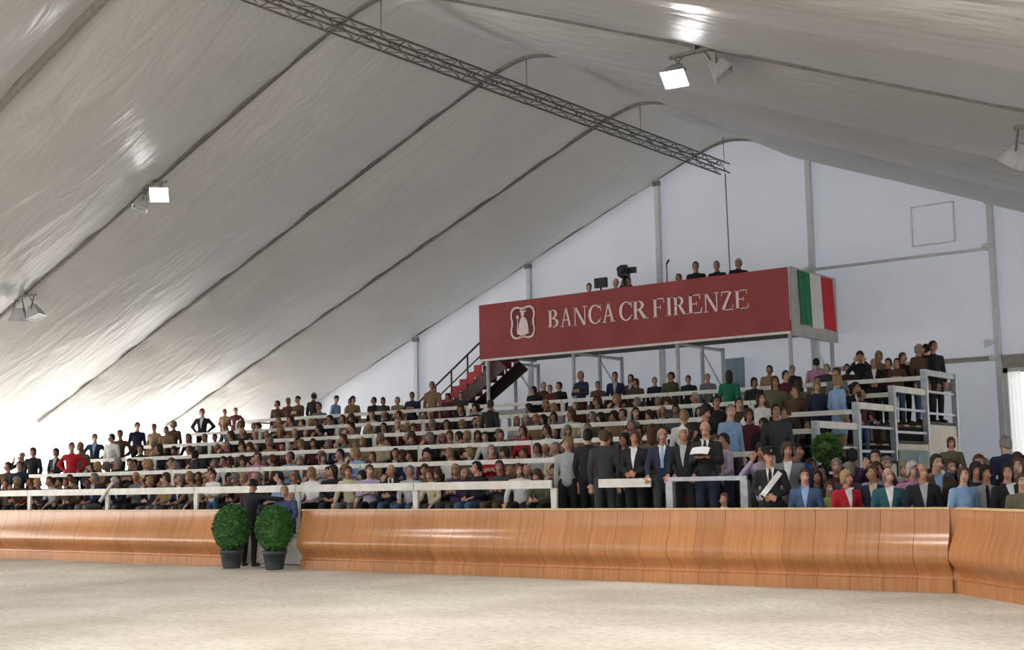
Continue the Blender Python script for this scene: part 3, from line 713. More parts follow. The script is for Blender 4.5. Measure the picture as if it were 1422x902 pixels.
def rot_about(p, c, ax, ang): return V(c) + Matrix.Rotation(ang, 3, ax) @ (V(p)-V(c))
def pose(kind):
    """joints of one figure facing -Y, feet on z = 0"""
    sit = kind.startswith('sit')
    J = {}
    if sit:
        J.update(pelvis=V((0, .02, .55)), waist=V((0, .02, .70)), chest=V((0, .02, .89)), neck=V((0, .01, 1.075)), head=V((0, -.02, 1.225)))
        sh, hz = 1.005, .53
        for s, n in ((-1, 'r'), (1, 'l')):
            J['hip'+n] = V((s*.095, 0, hz)); J['knee'+n] = V((s*.125, -.43, .53)); J['ankle'+n] = V((s*.13, -.42, .09)); J['toe'+n] = V((s*.145, -.58, .035))
    else:
        J.update(pelvis=V((0, 0, .95)), waist=V((0, .01, 1.10)), chest=V((0, .01, 1.29)), neck=V((0, .02, 1.475)), head=V((0, -.01, 1.625)))
        sh, hz = 1.405, .92
        for s, n in ((-1, 'r'), (1, 'l')):
            J['hip'+n] = V((s*.095, 0, hz)); J['knee'+n] = V((s*.105, -.02, .50)); J['ankle'+n] = V((s*.11, .03, .085)); J['toe'+n] = V((s*.135, -.13, .035))
    for s, n in ((-1, 'r'), (1, 'l')):
        J['sh'+n] = V((s*.185, .02, sh)); J['el'+n] = V((s*.235, .04, sh-.29)); J['wr'+n] = V((s*.225, -.04, sh-.54)); J['hd'+n] = V((0, -.15, -1))
    def arm(n, el, wr, hd):
        s = -1 if n == 'r' else 1
        J['el'+n] = J['sh'+n]+V((s*el[0], el[1], el[2])); J['wr'+n] = J['el'+n]+V((s*wr[0], wr[1], wr[2])); J['hd'+n] = V((s*hd[0], hd[1], hd[2])).normalized()
    lean = 0; yaw = 0; tilt = 0
    if kind == 'sit_lap':
        for n in 'rl': arm(n, (.05, -.05, -.27), (-.10, -.22, -.08), (-.3, -.9, -.3))
    elif kind == 'sit_knees':
        lean = .20; yaw = .45
        for n in 'rl': arm(n, (.06, -.12, -.25), (-.03, -.22, -.09), (0, -.8, -.6))
    elif kind == 'sit_lean':
        lean = .42; yaw = -.3; tilt = -.25
        for n in 'rl': arm(n, (.02, -.20, -.20), (-.11, -.20, .05), (-.8, -.5, .1))
    elif kind == 'sit_cross':
        yaw = .6
        for n in 'rl': arm(n, (.05, -.06, -.26), (-.22, -.14, .05), (-1, 0, .1))
    elif kind == 'sit_chin':
        lean = .16; yaw = -.5
        arm('r', (.02, -.18, -.22), (-.08, -.05, .25), (-.3, .2, .9)); arm('l', (.04, -.1, -.26), (-.2, -.18, .02), (-1, -.1, 0))
    elif kind == 'sit_turn':
        yaw = -.85
        for n in 'rl': arm(n, (.04, -.04, -.27), (-.12, -.22, -.06), (-.5, -.8, -.2))
    elif kind == 'stand_down': yaw = .25
    elif kind == 'stand_turn': yaw = -.7
    elif kind == 'stand_hips':
        yaw = .5
        for n in 'rl': arm(n, (.17, .06, -.22), (-.17, -.10, -.17), (-.6, -.3, -.7))
    elif kind == 'stand_cross':
        for n in 'rl': arm(n, (.07, -.05, -.27), (-.24, -.15, .05), (-1, 0, .15))
    elif kind == 'stand_rail':
        lean = .06; yaw = .35
        for n in 'rl': arm(n, (.07, -.03, -.28), (-.04, -.20, -.13), (-.05, -.75, -.65))
    elif kind == 'stand_paper':
        tilt = -.45; yaw = .1
        for n in 'rl': arm(n, (.04, -.05, -.28), (-.13, -.21, .07), (-.5, -.8, .1))
    elif kind == 'stand_photo':
        lean = .05
        for n in 'rl': arm(n, (.10, -.20, -.14), (-.17, -.07, .22), (-.35, -.1, .9))
    elif kind == 'stand_point':
        lean = .22; tilt = -.5
        arm('r', (.27, -.02, -.06), (.24, -.06, .00), (1, -.1, 0)); arm('l', (.04, -.12, -.25), (-.10, -.22, .0), (-.4, -.9, 0))
    elif kind == 'stand_clasp':
        for n in 'rl': arm(n, (.07, .0, -.28), (-.20, -.17, -.09), (-.9, -.4, -.2))
        yaw = .3
    piv = J['pelvis']
    up_names = ['waist', 'chest', 'neck', 'head'] + [a+n for a in ('sh', 'el', 'wr') for n in 'rl']
    for k in up_names: J[k] = rot_about(J[k], piv, 'X', lean) if False else rot_about(J[k], piv, 'X', lean)
    J['lean'] = lean
    # head: nod (tilt < 0 looks down) and turn; the neck rights part of the lean
    J['headm'] = Matrix.Translation(J['head']) @ Matrix.Rotation(yaw, 4, 'Z') @ Matrix.Rotation(lean*.4-tilt, 4, 'X')
    return J

def add_hand(S, J, n):
    s = -1 if n == 'r' else 1
    w = J['wr'+n]; d = J['hd'+n]; x = V((s, 0, 0)) if abs(d.x) < .7 else V((0, 0, 1))
    side = (x-d*x.dot(d)).normalized(); nrm = d.cross(side).normalized()
    if nrm.z > 0: nrm = -nrm
    S.hull((w, .026), (w+d*.035+side*.022, .015), (w+d*.085+side*.030, .012), (w+d*.085-side*.030, .012), (w+d*.03-side*.02, .015))
    for i, (o, L) in enumerate(((-.036, .062), (-.012, .078), (.012, .084), (.036, .074))):
        a = w+d*.088+side*o*.9; b = a+d*L*.55+side*o*.22+nrm*.006; c = b+d*L*.42+nrm*.022
        S.hull((a, .0095), (b, .0088)); S.hull((b, .0088), (c, .0075))
    a = w+d*.03+side*.024; b = a+(d*.6+side*.85).normalized()*.042; c = b+(d*.95+side*.3).normalized()*.032
    S.hull((a, .0135), (b, .0105)); S.hull((b, .0105), (c, .0085))

def body_solid(J):
    S = Solid(); H = J['headm']
    h = lambda x, y, z: H @ V((x, y, z))
    S.hull((h(0, .012, .032), (.074, .094, .088)), (h(0, -.022, -.06), (.050, .066, .055)), (h(0, -.052, -.088), (.026, .030, .024)))
    S.hull((h(0, -.096, .010), .010), (h(0, -.116, -.026), .0135)); S.hull((h(0, -.1, -.03), .011), (h(0, -.108, -.028), (.019, .012, .009)))
    S.hull((h(-.03, -.083, -.03), .022), (h(.03, -.083, -.03), .022)); S.hull((h(-.02, -.087, -.068), .012), (h(.02, -.087, -.068), .012))
    for s in (-1, 1): S.hull((h(s*.076, .012, .004), (.009, .02, .026)), (h(s*.073, .004, -.024), (.007, .012, .014)))
    S.hull((J['neck'], (.062, .060, .05)), (h(0, .022, -.055), (.054, .056, .05)))
    S.hull((J['chest']-V((0, 0, .03)), (.138, .088, .10)), (J['neck']-V((0, 0, .07)), (.052, .05, .04)), (J['shr'].lerp(J['shl'], .09)-V((0, 0, .03)), .036), (J['shl'].lerp(J['shr'], .09)-V((0, 0, .03)), .036))
    S.hull((J['chest']-V((0, 0, .03)), (.138, .09, .10)), (J['waist'], (.122, .088, .09))); S.hull((J['waist'], (.125, .09, .09)), (J['pelvis'], (.148, .10, .10)))
    for n in 'rl':
        S.hull((J['sh'+n]-V((0, 0, .03)), .042), (J['el'+n], .038)); S.hull((J['el'+n], .040), (J['wr'+n], .027)); add_hand(S, J, n)
        S.hull((J['hip'+n], .082), (J['knee'+n], .056)); S.hull((J['knee'+n], .055), (J['ankle'+n], .036)); S.hull((J['ankle'+n], .036), (J['toe'+n], .026))
    return S.start(.0095, 2600)
def jacket_solid(J, long=False, skirt=False):
    S = Solid(); ch, wa, pe = J['chest'], J['waist'], J['pelvis']
    S.hull((ch-V((0, 0, .03)), (.155, .112, .11)), (J['neck']-V((0, 0, .055)), (.080, .066, .042)), (J['shr'].lerp(J['shl'], .06)-V((0, 0, .022)), .058), (J['shl'].lerp(J['shr'], .06)-V((0, 0, .022)), .058))
    S.hull((ch-V((0, 0, .02)), (.156, .114, .11)), (wa, (.142, .110, .09)))
    S.hull((wa, (.142, .110, .09)), (pe-V((0, 0, .03)), (.166, .122, .10)))
    if long: S.hull((pe, (.170, .122, .08)), (pe-V((0, 0, .40)), (.205, .145, .05)))
    S.hull((J['neck']-V((0, 0, .035)), (.074, .072, .03)), (J['neck']+V((0, .012, -.005)), (.066, .062, .022)))
    for n in 'rl':
        e, w = J['el'+n], J['wr'+n]
        S.hull((J['sh'+n]-V((0, 0, .022)), .062), (e, .054)); S.hull((e, .055), (e.lerp(w, .93), .041))
    return S.start(.020, 1000)
def trousers_solid(J, skirt=False):
    S = Solid(); pe = J['pelvis']; S.hull((pe+V((0, 0, .03)), (.155, .112, .08)), (J['hipr'], .098), (J['hipl'], .098))
    for n in 'rl':
        k, a = J['knee'+n], J['ankle'+n]
        S.hull((J['hip'+n], .098), (k, .072)); S.hull((k, .071), (k.lerp(a, .92), .056))
    if skirt: S.hull((J['hipr'], .10), (J['hipl'], .10), (J['kneer'], .085), (J['kneel'], .085))
    return S.start(.020, 640)
def shoes_solid(J):
    S = Solid()
    for n in 'rl':
        a, t_ = J['ankle'+n], J['toe'+n]
        S.hull((a-V((0, 0, .02)), .048), (V((a.x, a.y+.03, .04)), .038), (t_, (.042, .05, .034)))
    return S.start(.018, 220)
POSES = ['sit_lap', 'sit_knees', 'sit_lean', 'sit_cross', 'sit_chin', 'sit_turn', 'stand_down', 'stand_turn', 'stand_hips', 'stand_cross', 'stand_rail', 'stand_paper', 'stand_photo', 'stand_point', 'stand_clasp']
PROTO = {}
_sol = []; _J = {}
for k in POSES:
    J = _J[k] = pose(k)
    _sol += [body_solid(J), jacket_solid(J), trousers_solid(J), shoes_solid(J)]
    if k.startswith('stand'): _sol += [jacket_solid(J, True), trousers_solid(J, True)]
_m = finish(_sol); _i = 0
def set_hp(me, H):
    inv = H.inverted(); at = me.attributes.new('hp', 'FLOAT_VECTOR', 'POINT')
    buf = []
    for v in me.vertices: buf += list(inv @ v.co)
    at.data.foreach_set('vector', buf)
def front_patch(me, J, half, w0, w1, name, off=.007):
    """strip laid on the garment's front; half(w) = half width at height w in the torso's own frame"""
    bvh = BVHTree.FromPolygons([v.co for v in me.vertices], [tuple(p.vertices) for p in me.polygons])
    piv = J['pelvis']; Rm = Matrix.Rotation(J['lean'], 3, 'X'); nr, nc = 9, 4; vs = []
    base = (Rm.inverted() @ (J['neck']-piv)).z
    for i in range(nr+1):
        w = w0+(w1-w0)*i/nr
        for j in range(nc+1):
            u = half(w)*(2*j/nc-1)
            o = piv + Rm @ V((u, -.6, base+w)); h = bvh.ray_cast(o, Rm @ V((0, 1, 0)))
            q = h[0] if h[0] else o + Rm @ V((0, .5, 0))
            vs.append(q + Rm @ V((0, -off, 0)))
    mb = MB(); n = len(vs); c = nc+1
    fs = [(i*c+j, i*c+j+1, (i+1)*c+j+1, (i+1)*c+j) for i in range(nr) for j in range(nc)]
    mb.add(vs, fs, 0, True); return mb.mesh(name, M['cloth'])
for k in POSES:
    J = _J[k]; P = {'J': J}
    P['body'], P['jacket'], P['trousers'], P['shoes'] = _m[_i:_i+4]; _i += 4
    if k.startswith('stand'): P['coat'], P['skirt'] = _m[_i:_i+2]; _i += 2
    set_hp(P['body'], J['headm'])
    for a, mt in (('body', 'skin'), ('jacket', 'cloth'), ('trousers', 'cloth'), ('shoes', 'leather'), ('coat', 'cloth'), ('skirt', 'cloth')):
        if a in P: P[a].materials.append(M[mt]); P[a].name = k+'_'+a
    P['shirt'] = front_patch(P['jacket'], J, lambda w: max(.004, .062*(1+(w+.02)/.36)), .0, -.36, k+'_shirt')
    P['tie'] = front_patch(P['jacket'], J, lambda w: .017 if w > -.06 else .026, -.02, -.36, k+'_tie', .012)
    P['collar'] = None
    PROTO[k] = P

# hair and hats, in the head's own frame
def hair_shell(low, top=None, az0=-180, az1=180, puff=1.0, na=26, ne=9, rough=0, seed=1):
    mb = MB(); q = random.Random(seed); vs = []; wrap = az1-az0 >= 359
    def pt(az, z, g):
        zc = .030; rz = .098*puff
        c = math.sqrt(max(0, 1-min(1, ((z-zc)/rz))**2)) if z > zc else (1 if z > -.02 else 1-.75*(-.02-z))
        rx, ry = (.083*puff*g, .103*puff*g)
        a = math.radians(az)
        return V((rx*c*math.sin(a), .012-ry*c*math.cos(a), z))
    n = na+1
    for j in range(ne+1):
        for i in range(n):
            az = az0+(az1-az0)*i/na; lo = low(abs(az)); hi = (.030+.098*puff) if top is None else top(abs(az))
            f = j/ne; f = 1-(1-f)**1.6 if top is None else f
            z = lo+(hi-lo)*f
            p = pt(az, z, 1.0)
            if rough: p = p*(1+rough*q.uniform(-1, 1))
            vs.append(p)
    inner = []
    for i in range(n):
        az = az0+(az1-az0)*i/na; inner.append(pt(az, low(abs(az))+.004, .86))
    b = len(vs)
    fs = [(j*n+i, j*n+i+1, (j+1)*n+i+1, (j+1)*n+i) for j in range(ne) for i in range(na)] + [(b+i, b+i+1, i+1, i) for i in range(na)]
    mb.add(vs+inner, fs, 0, True); return mb
def ramp(*pts):
    def f(a):
        for (a0, z0), (a1, z1) in zip(pts[:-1], pts[1:]):
            if a <= a1: t = (a-a0)/(a1-a0); t = t*t*(3-2*t); return z0+(z1-z0)*t
        return pts[-1][1]
    return f
HAIR = {}
SHORT = ramp((0, .072), (35, .066), (62, .03), (75, -.025), (95, -.028), (120, -.06), (180, -.085))
HAIR['s'] = hair_shell(SHORT, rough=.015).mesh('short_hair', M['hair'])
HAIR['b'] = hair_shell(ramp((60, -.015), (95, -.03), (125, -.06), (180, -.085)), ramp((60, .02), (90, .04), (180, .055)), 62, 298).mesh('hair_fringe', M['hair'])
HAIR['l'] = hair_shell(ramp((0, .070), (30, .062), (52, .01), (62, -.10), (90, -.15), (180, -.20)), puff=1.03, rough=.02).mesh('long_hair', M['hair'])
HAIR['o'] = hair_shell(ramp((0, .062), (34, .05), (54, .0), (64, -.07), (95, -.10), (180, -.105)), puff=1.07, rough=.025).mesh('bobbed_hair', M['hair'])
_h = hair_shell(SHORT); _h.lathe([(.004, -.045), (.035, -.03), (.045, 0), (.035, .03), (.004, .045)], (0, .125, .035), 10); HAIR['n'] = _h.mesh('hair_in_bun', M['hair'])
HAIR['c'] = hair_shell(ramp((0, .060), (38, .05), (60, -.03), (90, -.09), (180, -.11)), puff=1.16, rough=.045).mesh('curly_hair', M['hair'])
_h = hair_shell(ramp((0, .055), (180, .02)), puff=1.1, ne=7); _h.add([V((-.07, -.085, .055)), V((0, -.105, .058)), V((.07, -.085, .055)), V((.055, -.165, .040)), V((0, -.185, .036)), V((-.055, -.165, .040))], [(0, 1, 2, 3, 4, 5)]); HAIR['h'] = _h.mesh('peaked_cap', M['hair'])
_h = MB().lathe([(.092, .045), (.096, .085), (.125, .125), (.132, .135), (.11, .150), (.0, .150)], (0, .005, 0), 20)
for p in range(len(_h.v)): x, y, z = _h.v[p]; _h.v[p] = (x, y*1.12, z-(y*.18))
_h.add([V((-.08, -.075, .062)), V((0, -.105, .066)), V((.08, -.075, .062)), V((.06, -.155, .035)), V((0, -.170, .030)), V((-.06, -.155, .035))], [(0, 1, 2, 3, 4, 5)])
HAIR['p'] = _h.mesh('uniform_cap', M['hair'])
HAIRNAME = dict(s='hair', b='hair_fringe', l='long_hair', o='bobbed_hair', n='hair_bun', c='curly_hair', h='cap', p='uniform_cap')

CLOTH = {k: rgb(v) for k, v in dict(K='#1b1b1f', N='#222a42', D='#3a3b3f', G='#727377', L='#b4b5b6', W='#e8e7e4', B='#553d2d', T='#987d5d', O='#605d45', R='#bd1f2b',
         M='#5c252d', P='#43294f', Y='#d6c8a8', S='#94b5dc', U='#2c63b8', E='#265b63', F='#12694a', I='#c48bab', V='#b2c864', J='#435a7d', C='#b9adc8').items()}
CNAME = dict(K='black', N='navy', D='dark grey', G='grey', L='light grey', W='white', B='brown', T='tan', O='olive', R='red', M='maroon', P='purple', Y='cream', S='pale blue', U='bright blue', E='teal', F='green', I='pink', V='lime', J='denim blue', C='lilac')
HCOL = {k: rgb(v) for k, v in dict(k='#17130f', d='#2c2018', b='#4f3725', r='#5d3320', y='#a5875a', g='#86827c', w='#d0ccc5').items()}
HNAME = dict(k='black', d='dark', b='brown', r='red-brown', y='blond', g='grey', w='white')
SKIN = [rgb(c) for c in ('#c79a82', '#b8866d', '#cda089', '#ab7b63', '#c08d76')]
prng = random.Random(11)
N_PEOPLE = 0
def jitter(c, a=.12):
    f = 1+prng.uniform(-a, a); return tuple(min(1, x*f) for x in c[:3])+(1,)
def part(name, me, body, color, mat4=None):
    o = link(name, me, body); o.color = color
    if mat4 is not None: o.matrix_local = mat4
    return o
PLACED = []
def clear_of(x, y, z, least=.42):
    m = 9
    for X, Y, Z in PLACED:
        if abs(Z-z) < 1.5: m = min(m, math.hypot(X-x, Y-y))
    return m
def person(kind, x, y, z, deg, scale, jac, tro, hair, label, group=None, extra='', skin=None, top='jacket'):
    """hair: colour letter + style letter"""
    global N_PEOPLE
    N_PEOPLE += 1; PLACED.append((x, y, z))
    P = PROTO[kind]
    b = link('person', P['body']); b.location = (x, y, z); b.rotation_euler = (0, 0, math.radians(deg)); b.scale = (scale,)*3
    b.color = skin or jitter(prng.choice(SKIN), .08)
    tag(b, label, 'person', group)
    part('coat' if top == 'coat' else 'jacket', P[top], b, jitter(CLOTH[jac]))
    if 'k' in extra: part('skirt', P['skirt'], b, jitter(CLOTH[tro]))
    else: part('trousers', P['trousers'], b, jitter(CLOTH[tro]))
    part('shoes', P['shoes'], b, (.02, .018, .016, 1))
    if hair != '--': part(HAIRNAME[hair[1]], HAIR[hair[1]], b, jitter(HCOL[hair[0]]), P['J']['headm'])
    if 's' in extra: part('shirt_front', P['shirt'], b, CLOTH['W'])
    if 'y' in extra: part('shirt_front', P['shirt'], b, CLOTH['Y'])
    if 'u' in extra: part('shirt_front', P['shirt'], b, CLOTH['S'])
    if 'g' in extra: part('shirt_front', P['shirt'], b, CLOTH['L'])
    if 't' in extra: part('tie', P['tie'], b, CLOTH['S'])
    if 'd' in extra: part('tie', P['tie'], b, CLOTH['K'])
    return b
def hand(xp, yp, Y, floor, kind, deg, jac, tro, hair, label, extra='', top='jacket', group=None, skin=None, lim=(.80, 1.10)):
    """a spectator whose head top shows at (xp, yp) of the photograph, standing at depth Y on the given floor"""
    k = next((i for i, t in enumerate(TF[:5]) if abs(floor-t) < .001), None)
    if kind.startswith('stand') and k is not None:      # stand in the aisles between two benches
        ys = [TY[k]+.34, TY[k]+1.13]
        if Y-TY[k] > .74: ys = ys[1:]
    else:
        ys = [Y+o for o in (0, .2, .4, .6)] if not kind.startswith('sit') else [Y]
        if 18 < Y < 18.4 or Y < 18: ys = [Y]
        ys = [v for v in ys if v > 18.3 or v == Y]
        if abs(floor-TF[5]) < .001: ys = [min(max(v, 28.55), 29.75) for v in ys]
    best = None
    for o in (0, .08, -.08, .16, -.16, .24, -.24):
        for Yc in ys:
            p = at_y(xp, yp, Yc)
            if floor > .5 and k is not None and p.x+o > XR-.33: continue
            g = min(clear_of(p.x+o, Yc, floor), .44)-abs(o)*.2-abs(Yc-ys[0])*.12
            if best is None or g > best[0]+1e-6: best = (g, Yc, o)
    if best is None: best = (0, ys[0], XR-.33-at_y(xp, yp, ys[0]).x)
    Y = best[1]; p = at_y(xp, yp, Y); p.x += best[2]; full = 1.345 if kind.startswith('sit') else 1.745
    if hair[1:] in ('p', 'h'): full += .03
    s = max(lim[0], min(lim[1], (p.z-floor)/full))
    return person(kind, p.x, Y, floor, deg, s, jac, tro, hair, label, group, extra, skin, top)
G1 = 'guests standing at the front rail'
# --- standing guests at the rail, on the first tier
GUESTS = []
for a in (
 (788, 606, 19.75, 'stand_turn', 20, 'L', 'K', 'yo', 'blond person in light grey jacket first in the group of standing guests', ''),
 (811, 588, 19.95, 'stand_down', 185, 'K', 'K', 'ks', 'tall dark-haired person in black turned away at the start of the guests', ''),
 (838, 596, 19.15, 'stand_down', 215, 'D', 'D', 'bs', 'man in dark grey suit seen from behind at the front rail', ''),
 (854, 600, 20.15, 'stand_down', 30, 'B', 'K', 'bo', 'pale-faced brown-haired woman in brown between grey-suited man and maroon jacket', ''),
 (867, 601, 19.65, 'stand_turn', 30, 'M', 'D', 'do', 'woman in maroon jacket beside the black coat with white collar', ''),
 (881, 597, 19.15, 'stand_clasp', 10, 'K', 'K', 'bo', 'brown-haired woman in black coat with white collar at the rail', 's'),
 (886, 582, 20.35, 'stand_down', 20, 'D', 'K', 'ks', 'black-haired man standing behind the woman in black coat', ''),
 (904, 578, 20.0, 'stand_down', 200, 'O', 'K', 'rl', 'woman with long red-brown hair and olive jacket turned away', ''),
 (920, 594, 18.98, 'stand_rail', 20, 'N', 'D', 'gb', 'bald man in navy suit with pale blue tie, hands on rail', 'st'),
 (944, 592, 19.1, 'stand_rail', 12, 'K', 'K', 'ws', 'white-haired man in black coat leaning on the low guest rail', 'g'),
 (963, 580, 19.9, 'stand_turn', 170, 'K', 'M', 'dl', 'woman with long dark hair and black coat, bare legs, turned away', 'k'),
 (985, 584, 18.99, 'stand_paper', 15, 'K', 'N', 'gb', 'grey-haired man in black suit reading a white paper', 'sd'),
 (950, 569, 20.8, 'stand_down', 190, 'W', 'D', 'ys', 'person in white top behind the white-haired man', ''),
 (969, 562, 21.3, 'stand_paper', 60, 'K', 'K', 'kc', 'black-haired person in black bending behind the guests', ''),
 (1011, 602, 19.25, 'stand_clasp', 30, 'O', 'K', 'bo', 'brown-haired woman in olive talking to the man in lilac', ''),
 (1026, 600, 19.15, 'stand_rail', -45, 'C', 'N', 'ks', 'black-haired man in lilac shirt with a hand on the guest rail', ''),
):
    GUESTS.append(a)
for a in sorted(GUESTS, key=lambda a: a[2]):
    o = hand(a[0], a[1], a[2], TF[0] if a[2] < 20.6 else TF[1], *a[3:9], extra=a[9], group=G1)
    if 'reading a white paper' in a[8]: reader = o
mp_ = Matrix.LocRotScale(reader.location, reader.rotation_euler, reader.scale)
J_ = PROTO['stand_paper']['J']; ctr = (J_['wrr']+J_['wrl'])/2+V((0, -.13, .045))
mb = MB().grid(4, 4, lambda u, v: tuple(mp_ @ (ctr+V((-.13+.26*u, -.10+.17*v, .10*(1-v)*0+.10*v+.015*math.sin(u*3)))))).grid(4, 4, lambda u, v: tuple(mp_ @ (ctr+V((-.12+.26*u, -.095+.17*v, -.008+.10*v+.015*math.sin(u*3))))))
tag(mb.build('paper_sheet', M['paper']), 'white paper sheets held by the grey-haired reading man', 'paper')

# --- people on the ground behind the kick board
GL = 'spectators behind the kick board'
pl_ = at_y(1075, 700, 18.6)
tag(MB().box(-9.75, -8.0, 18.25, 20.3, 0, .25).build('timber_step', M['bench']), 'low timber step at the end of the front tier', 'step')
GROUND = (
 (1057, 606, 19.45, .25, 'stand_photo', 20, 'C', 'K', 'kc', 'dark curly-haired woman in lilac raising both arms behind the officer', ''),
 (1068, 621, 18.45, .25, 'stand_clasp', 25, 'K', 'K', 'kp', 'uniformed officer in black with white sash and peaked cap', 'sd'),
 (1087, 602, 19.6, .25, 'stand_turn', 10, 'M', 'K', 'gb', 'balding man in maroon jacket behind the uniformed officer', ''),
 (1105, 582, 20.1, .25, 'stand_down', 60, 'U', 'N', 'ks', 'tall black-haired man in bright blue jacket beside the ball bush', ''),
 (1106, 613, 19.2, .25, 'stand_clasp', 20, 'G', 'D', 'bo', 'brown-haired woman in grey with white collar beside the officer', 's'),
 (1117, 650, 18.5, 0, 'stand_down', 20, 'J', 'J', 'ds', 'young man in denim blue vest close behind the kick board', 'u'),
 (1134, 652, 19.0, 0, 'stand_turn', 50, 'D', 'K', 'dl', 'dark long-haired woman beside the young man in denim', ''),
 (1155, 636, 19.4, 0, 'stand_down', 10, 'M', 'K', 'gs', 'grey-haired man in maroon below the ball bush', ''),
 (1151, 668, 18.6, 0, 'stand_down', 35, 'V', 'J', 'bs', 'child in lime shirt beside the red jacket', ''),
 (1175, 652, 18.55, 0, 'stand_down', 50, 'R', 'K', 'yo', 'fair-haired woman in red jacket behind the kick board', 's'),
 (1171, 642, 19.3, 0, 'stand_turn', 20, 'D', 'K', 'go', 'grey-haired woman in dark grey behind the red jacket', ''),
 (1183, 622, 20.3, .2, 'stand_down', 190, 'P', 'K', 'ks', 'black-haired person in purple seen from behind by the end post', ''),
 (1197, 641, 19.5, 0, 'stand_down', 40, 'C', 'D', 'dl', 'person in lilac with long dark hair between red and teal jackets', ''),
 (1216, 621, 19.9, .1, 'stand_photo', 10, 'P', 'K', 'dn', 'woman in dark purple jacket raising her arms by the beige stand side', 'y'),
 (1211, 645, 19.0, 0, 'stand_turn', 20, 'N', 'N', 'rs', 'red-haired man in navy with cream scarf beside the teal jacket', 'y'),
 (1233, 649, 18.5, 0, 'stand_down', 30, 'E', 'D', 'gb', 'bald older man in teal jacket behind the kick board', 's'),
 (1251, 641, 19.5, 0, 'stand_down', -20, 'M', 'K', 'yo', 'blond woman in maroon behind the bald man in teal', ''),
 (1267, 640, 19.3, 0, 'stand_hips', 20, 'I', 'K', 'wo', 'white-haired woman in pink below the landscape print', ''),
 (1280, 643, 18.55, 0, 'stand_down', 30, 'K', 'K', 'bb', 'ruddy balding man in black jacket with grey scarf', 'g'),
 (1300, 630, 19.1, 0, 'stand_down', 35, 'B', 'K', 'ds', 'tall dark-haired man in brown beside the child on shoulders', 'u'),
 (1320, 637, 19.3, 0, 'stand_down', 30, 'T', 'J', 'bs', 'brown-haired man carrying a child on his shoulders', ''),
 (1336, 631, 19.7, 0, 'stand_turn', 40, 'N', 'K', 'rs', 'red-haired man in navy behind the pale blue jacket', ''),
 (1337, 647, 18.5, 0, 'stand_turn', 60, 'S', 'J', 'bl', 'brown-haired woman in pale blue jacket behind the kick board', ''),
 (1355, 642, 19.05, 0, 'stand_down', 20, 'N', 'N', 'dc', 'curly-haired woman in navy between pale blue and light grey jackets', ''),
 (1376, 645, 18.5, 0, 'stand_down', 25, 'L', 'K', 'ko', 'black-haired woman in light grey jacket with dark stripe', 'd'),
 (1389, 635, 19.1, 0, 'stand_turn', 40, 'B', 'K', 'rl', 'red-brown-haired woman in brown behind the light grey jacket', ''),
 (1388, 605, 20.0, .4, 'stand_down', 215, 'N', 'K', 'gs', 'grey-haired man in navy standing higher with his back turned', ''),
 (1398, 643, 18.45, 0, 'stand_turn', 50, 'K', 'K', 'kl', 'woman with long black hair, black jacket and white blouse', 's'),
 (1420, 632, 19.3, 0, 'stand_down', 30, 'D', 'K', 'ks', 'black-haired man in dark grey last behind the kick board', ''),
 (1419, 657, 18.3, 0, 'stand_down', 20, 'O', 'K', 'bs', 'brown-haired youth in olive last behind the kick board', ''),
 (1125, 630, 20.4, 0, 'stand_down', 40, 'N', 'K', 'bs', 'brown-haired man in navy under the bright blue jacket', ''),
 (1141, 645, 19.9, 0, 'stand_turn', 10, 'K', 'K', 'ks', 'black-haired man in black between the ball bush and the boards', ''),
 (1231, 632, 20.3, 0, 'stand_down', 20, 'W', 'K', 'gs', 'grey-haired man in white further back near the print', ''),
 (1294, 650, 19.7, 0, 'stand_turn', 30, 'G', 'K', 'do', 'dark-haired woman in grey behind the ruddy balding man', ''),
 (1405, 628, 20.6, 0, 'stand_down', 10, 'G', 'K', 'bo', 'brown-haired woman in grey furthest back by the doorway', ''),
 (1366, 636, 20.4, 0, 'stand_turn', 10, 'K', 'K', 'gs', 'grey-haired man in black near the blue-lit wall', ''),
)
officer = None; carrier = None
for a in sorted(GROUND, key=lambda a: a[2]):
    o = hand(*a[:9], a[9], extra=a[10], group=GL)
    if 'officer in black with' in a[9]: officer = o
    if 'carrying a child' in a[9]: carrier = o
# the officer's sash across the chest and cap badge
J_ = PROTO['stand_clasp']['J']; me_ = PROTO['stand_clasp']['jacket']
bv_ = BVHTree.FromPolygons([v.co for v in me_.vertices], [tuple(p.vertices) for p in me_.polygons])
mb = MB(); vs = []
for i in range(13):
    u = .15-.32*i/12; w = 1.40-.40*i/12
    for s in (-.042, .042):
        h = bv_.ray_cast(V((u+s*.75, -.6, w-s*.6)), V((0, 1, 0))); q = h[0] if h[0] else V((u, -.1, w)); vs.append(q+V((0, -.018, 0)))
mb.add(vs, [(i*2, i*2+1, i*2+3, i*2+2) for i in range(12)], 0, True)
so_ = link('sash', mb.mesh('sash', M['cloth']), officer); so_.color = CLOTH['W']; so_['label'] = 'white leather sash'
bd = MB().lathe([(0, .0), (.014, .004), (.006, .03), (0, .035)], (0, -.118, .085), 8).mesh('badge', M['lamp_body'])
link('badge', bd, officer, mat4=J_['headm'])
# timber block the higher man stands on
p_ = at_y(1388, 605, 20.0)
tag(MB().box(p_.x-.4, p_.x+.4, 19.65, 20.35, 0, .4).build('timber_block', M['bench']), 'timber block under the man with his back turned', 'step')
for (xp, yy, Y, h, lb) in ((1183, 622, 20.3, .2, 'low timber block under the person in purple'), (1216, 621, 19.9, .1, 'thin timber board under the woman raising her arms')):
    q_ = at_y(xp, yy, Y); tag(MB().box(q_.x-.3, q_.x+.3, Y-.3, Y+.3, 0, h).build('timber_block', M['bench']), lb, 'step')
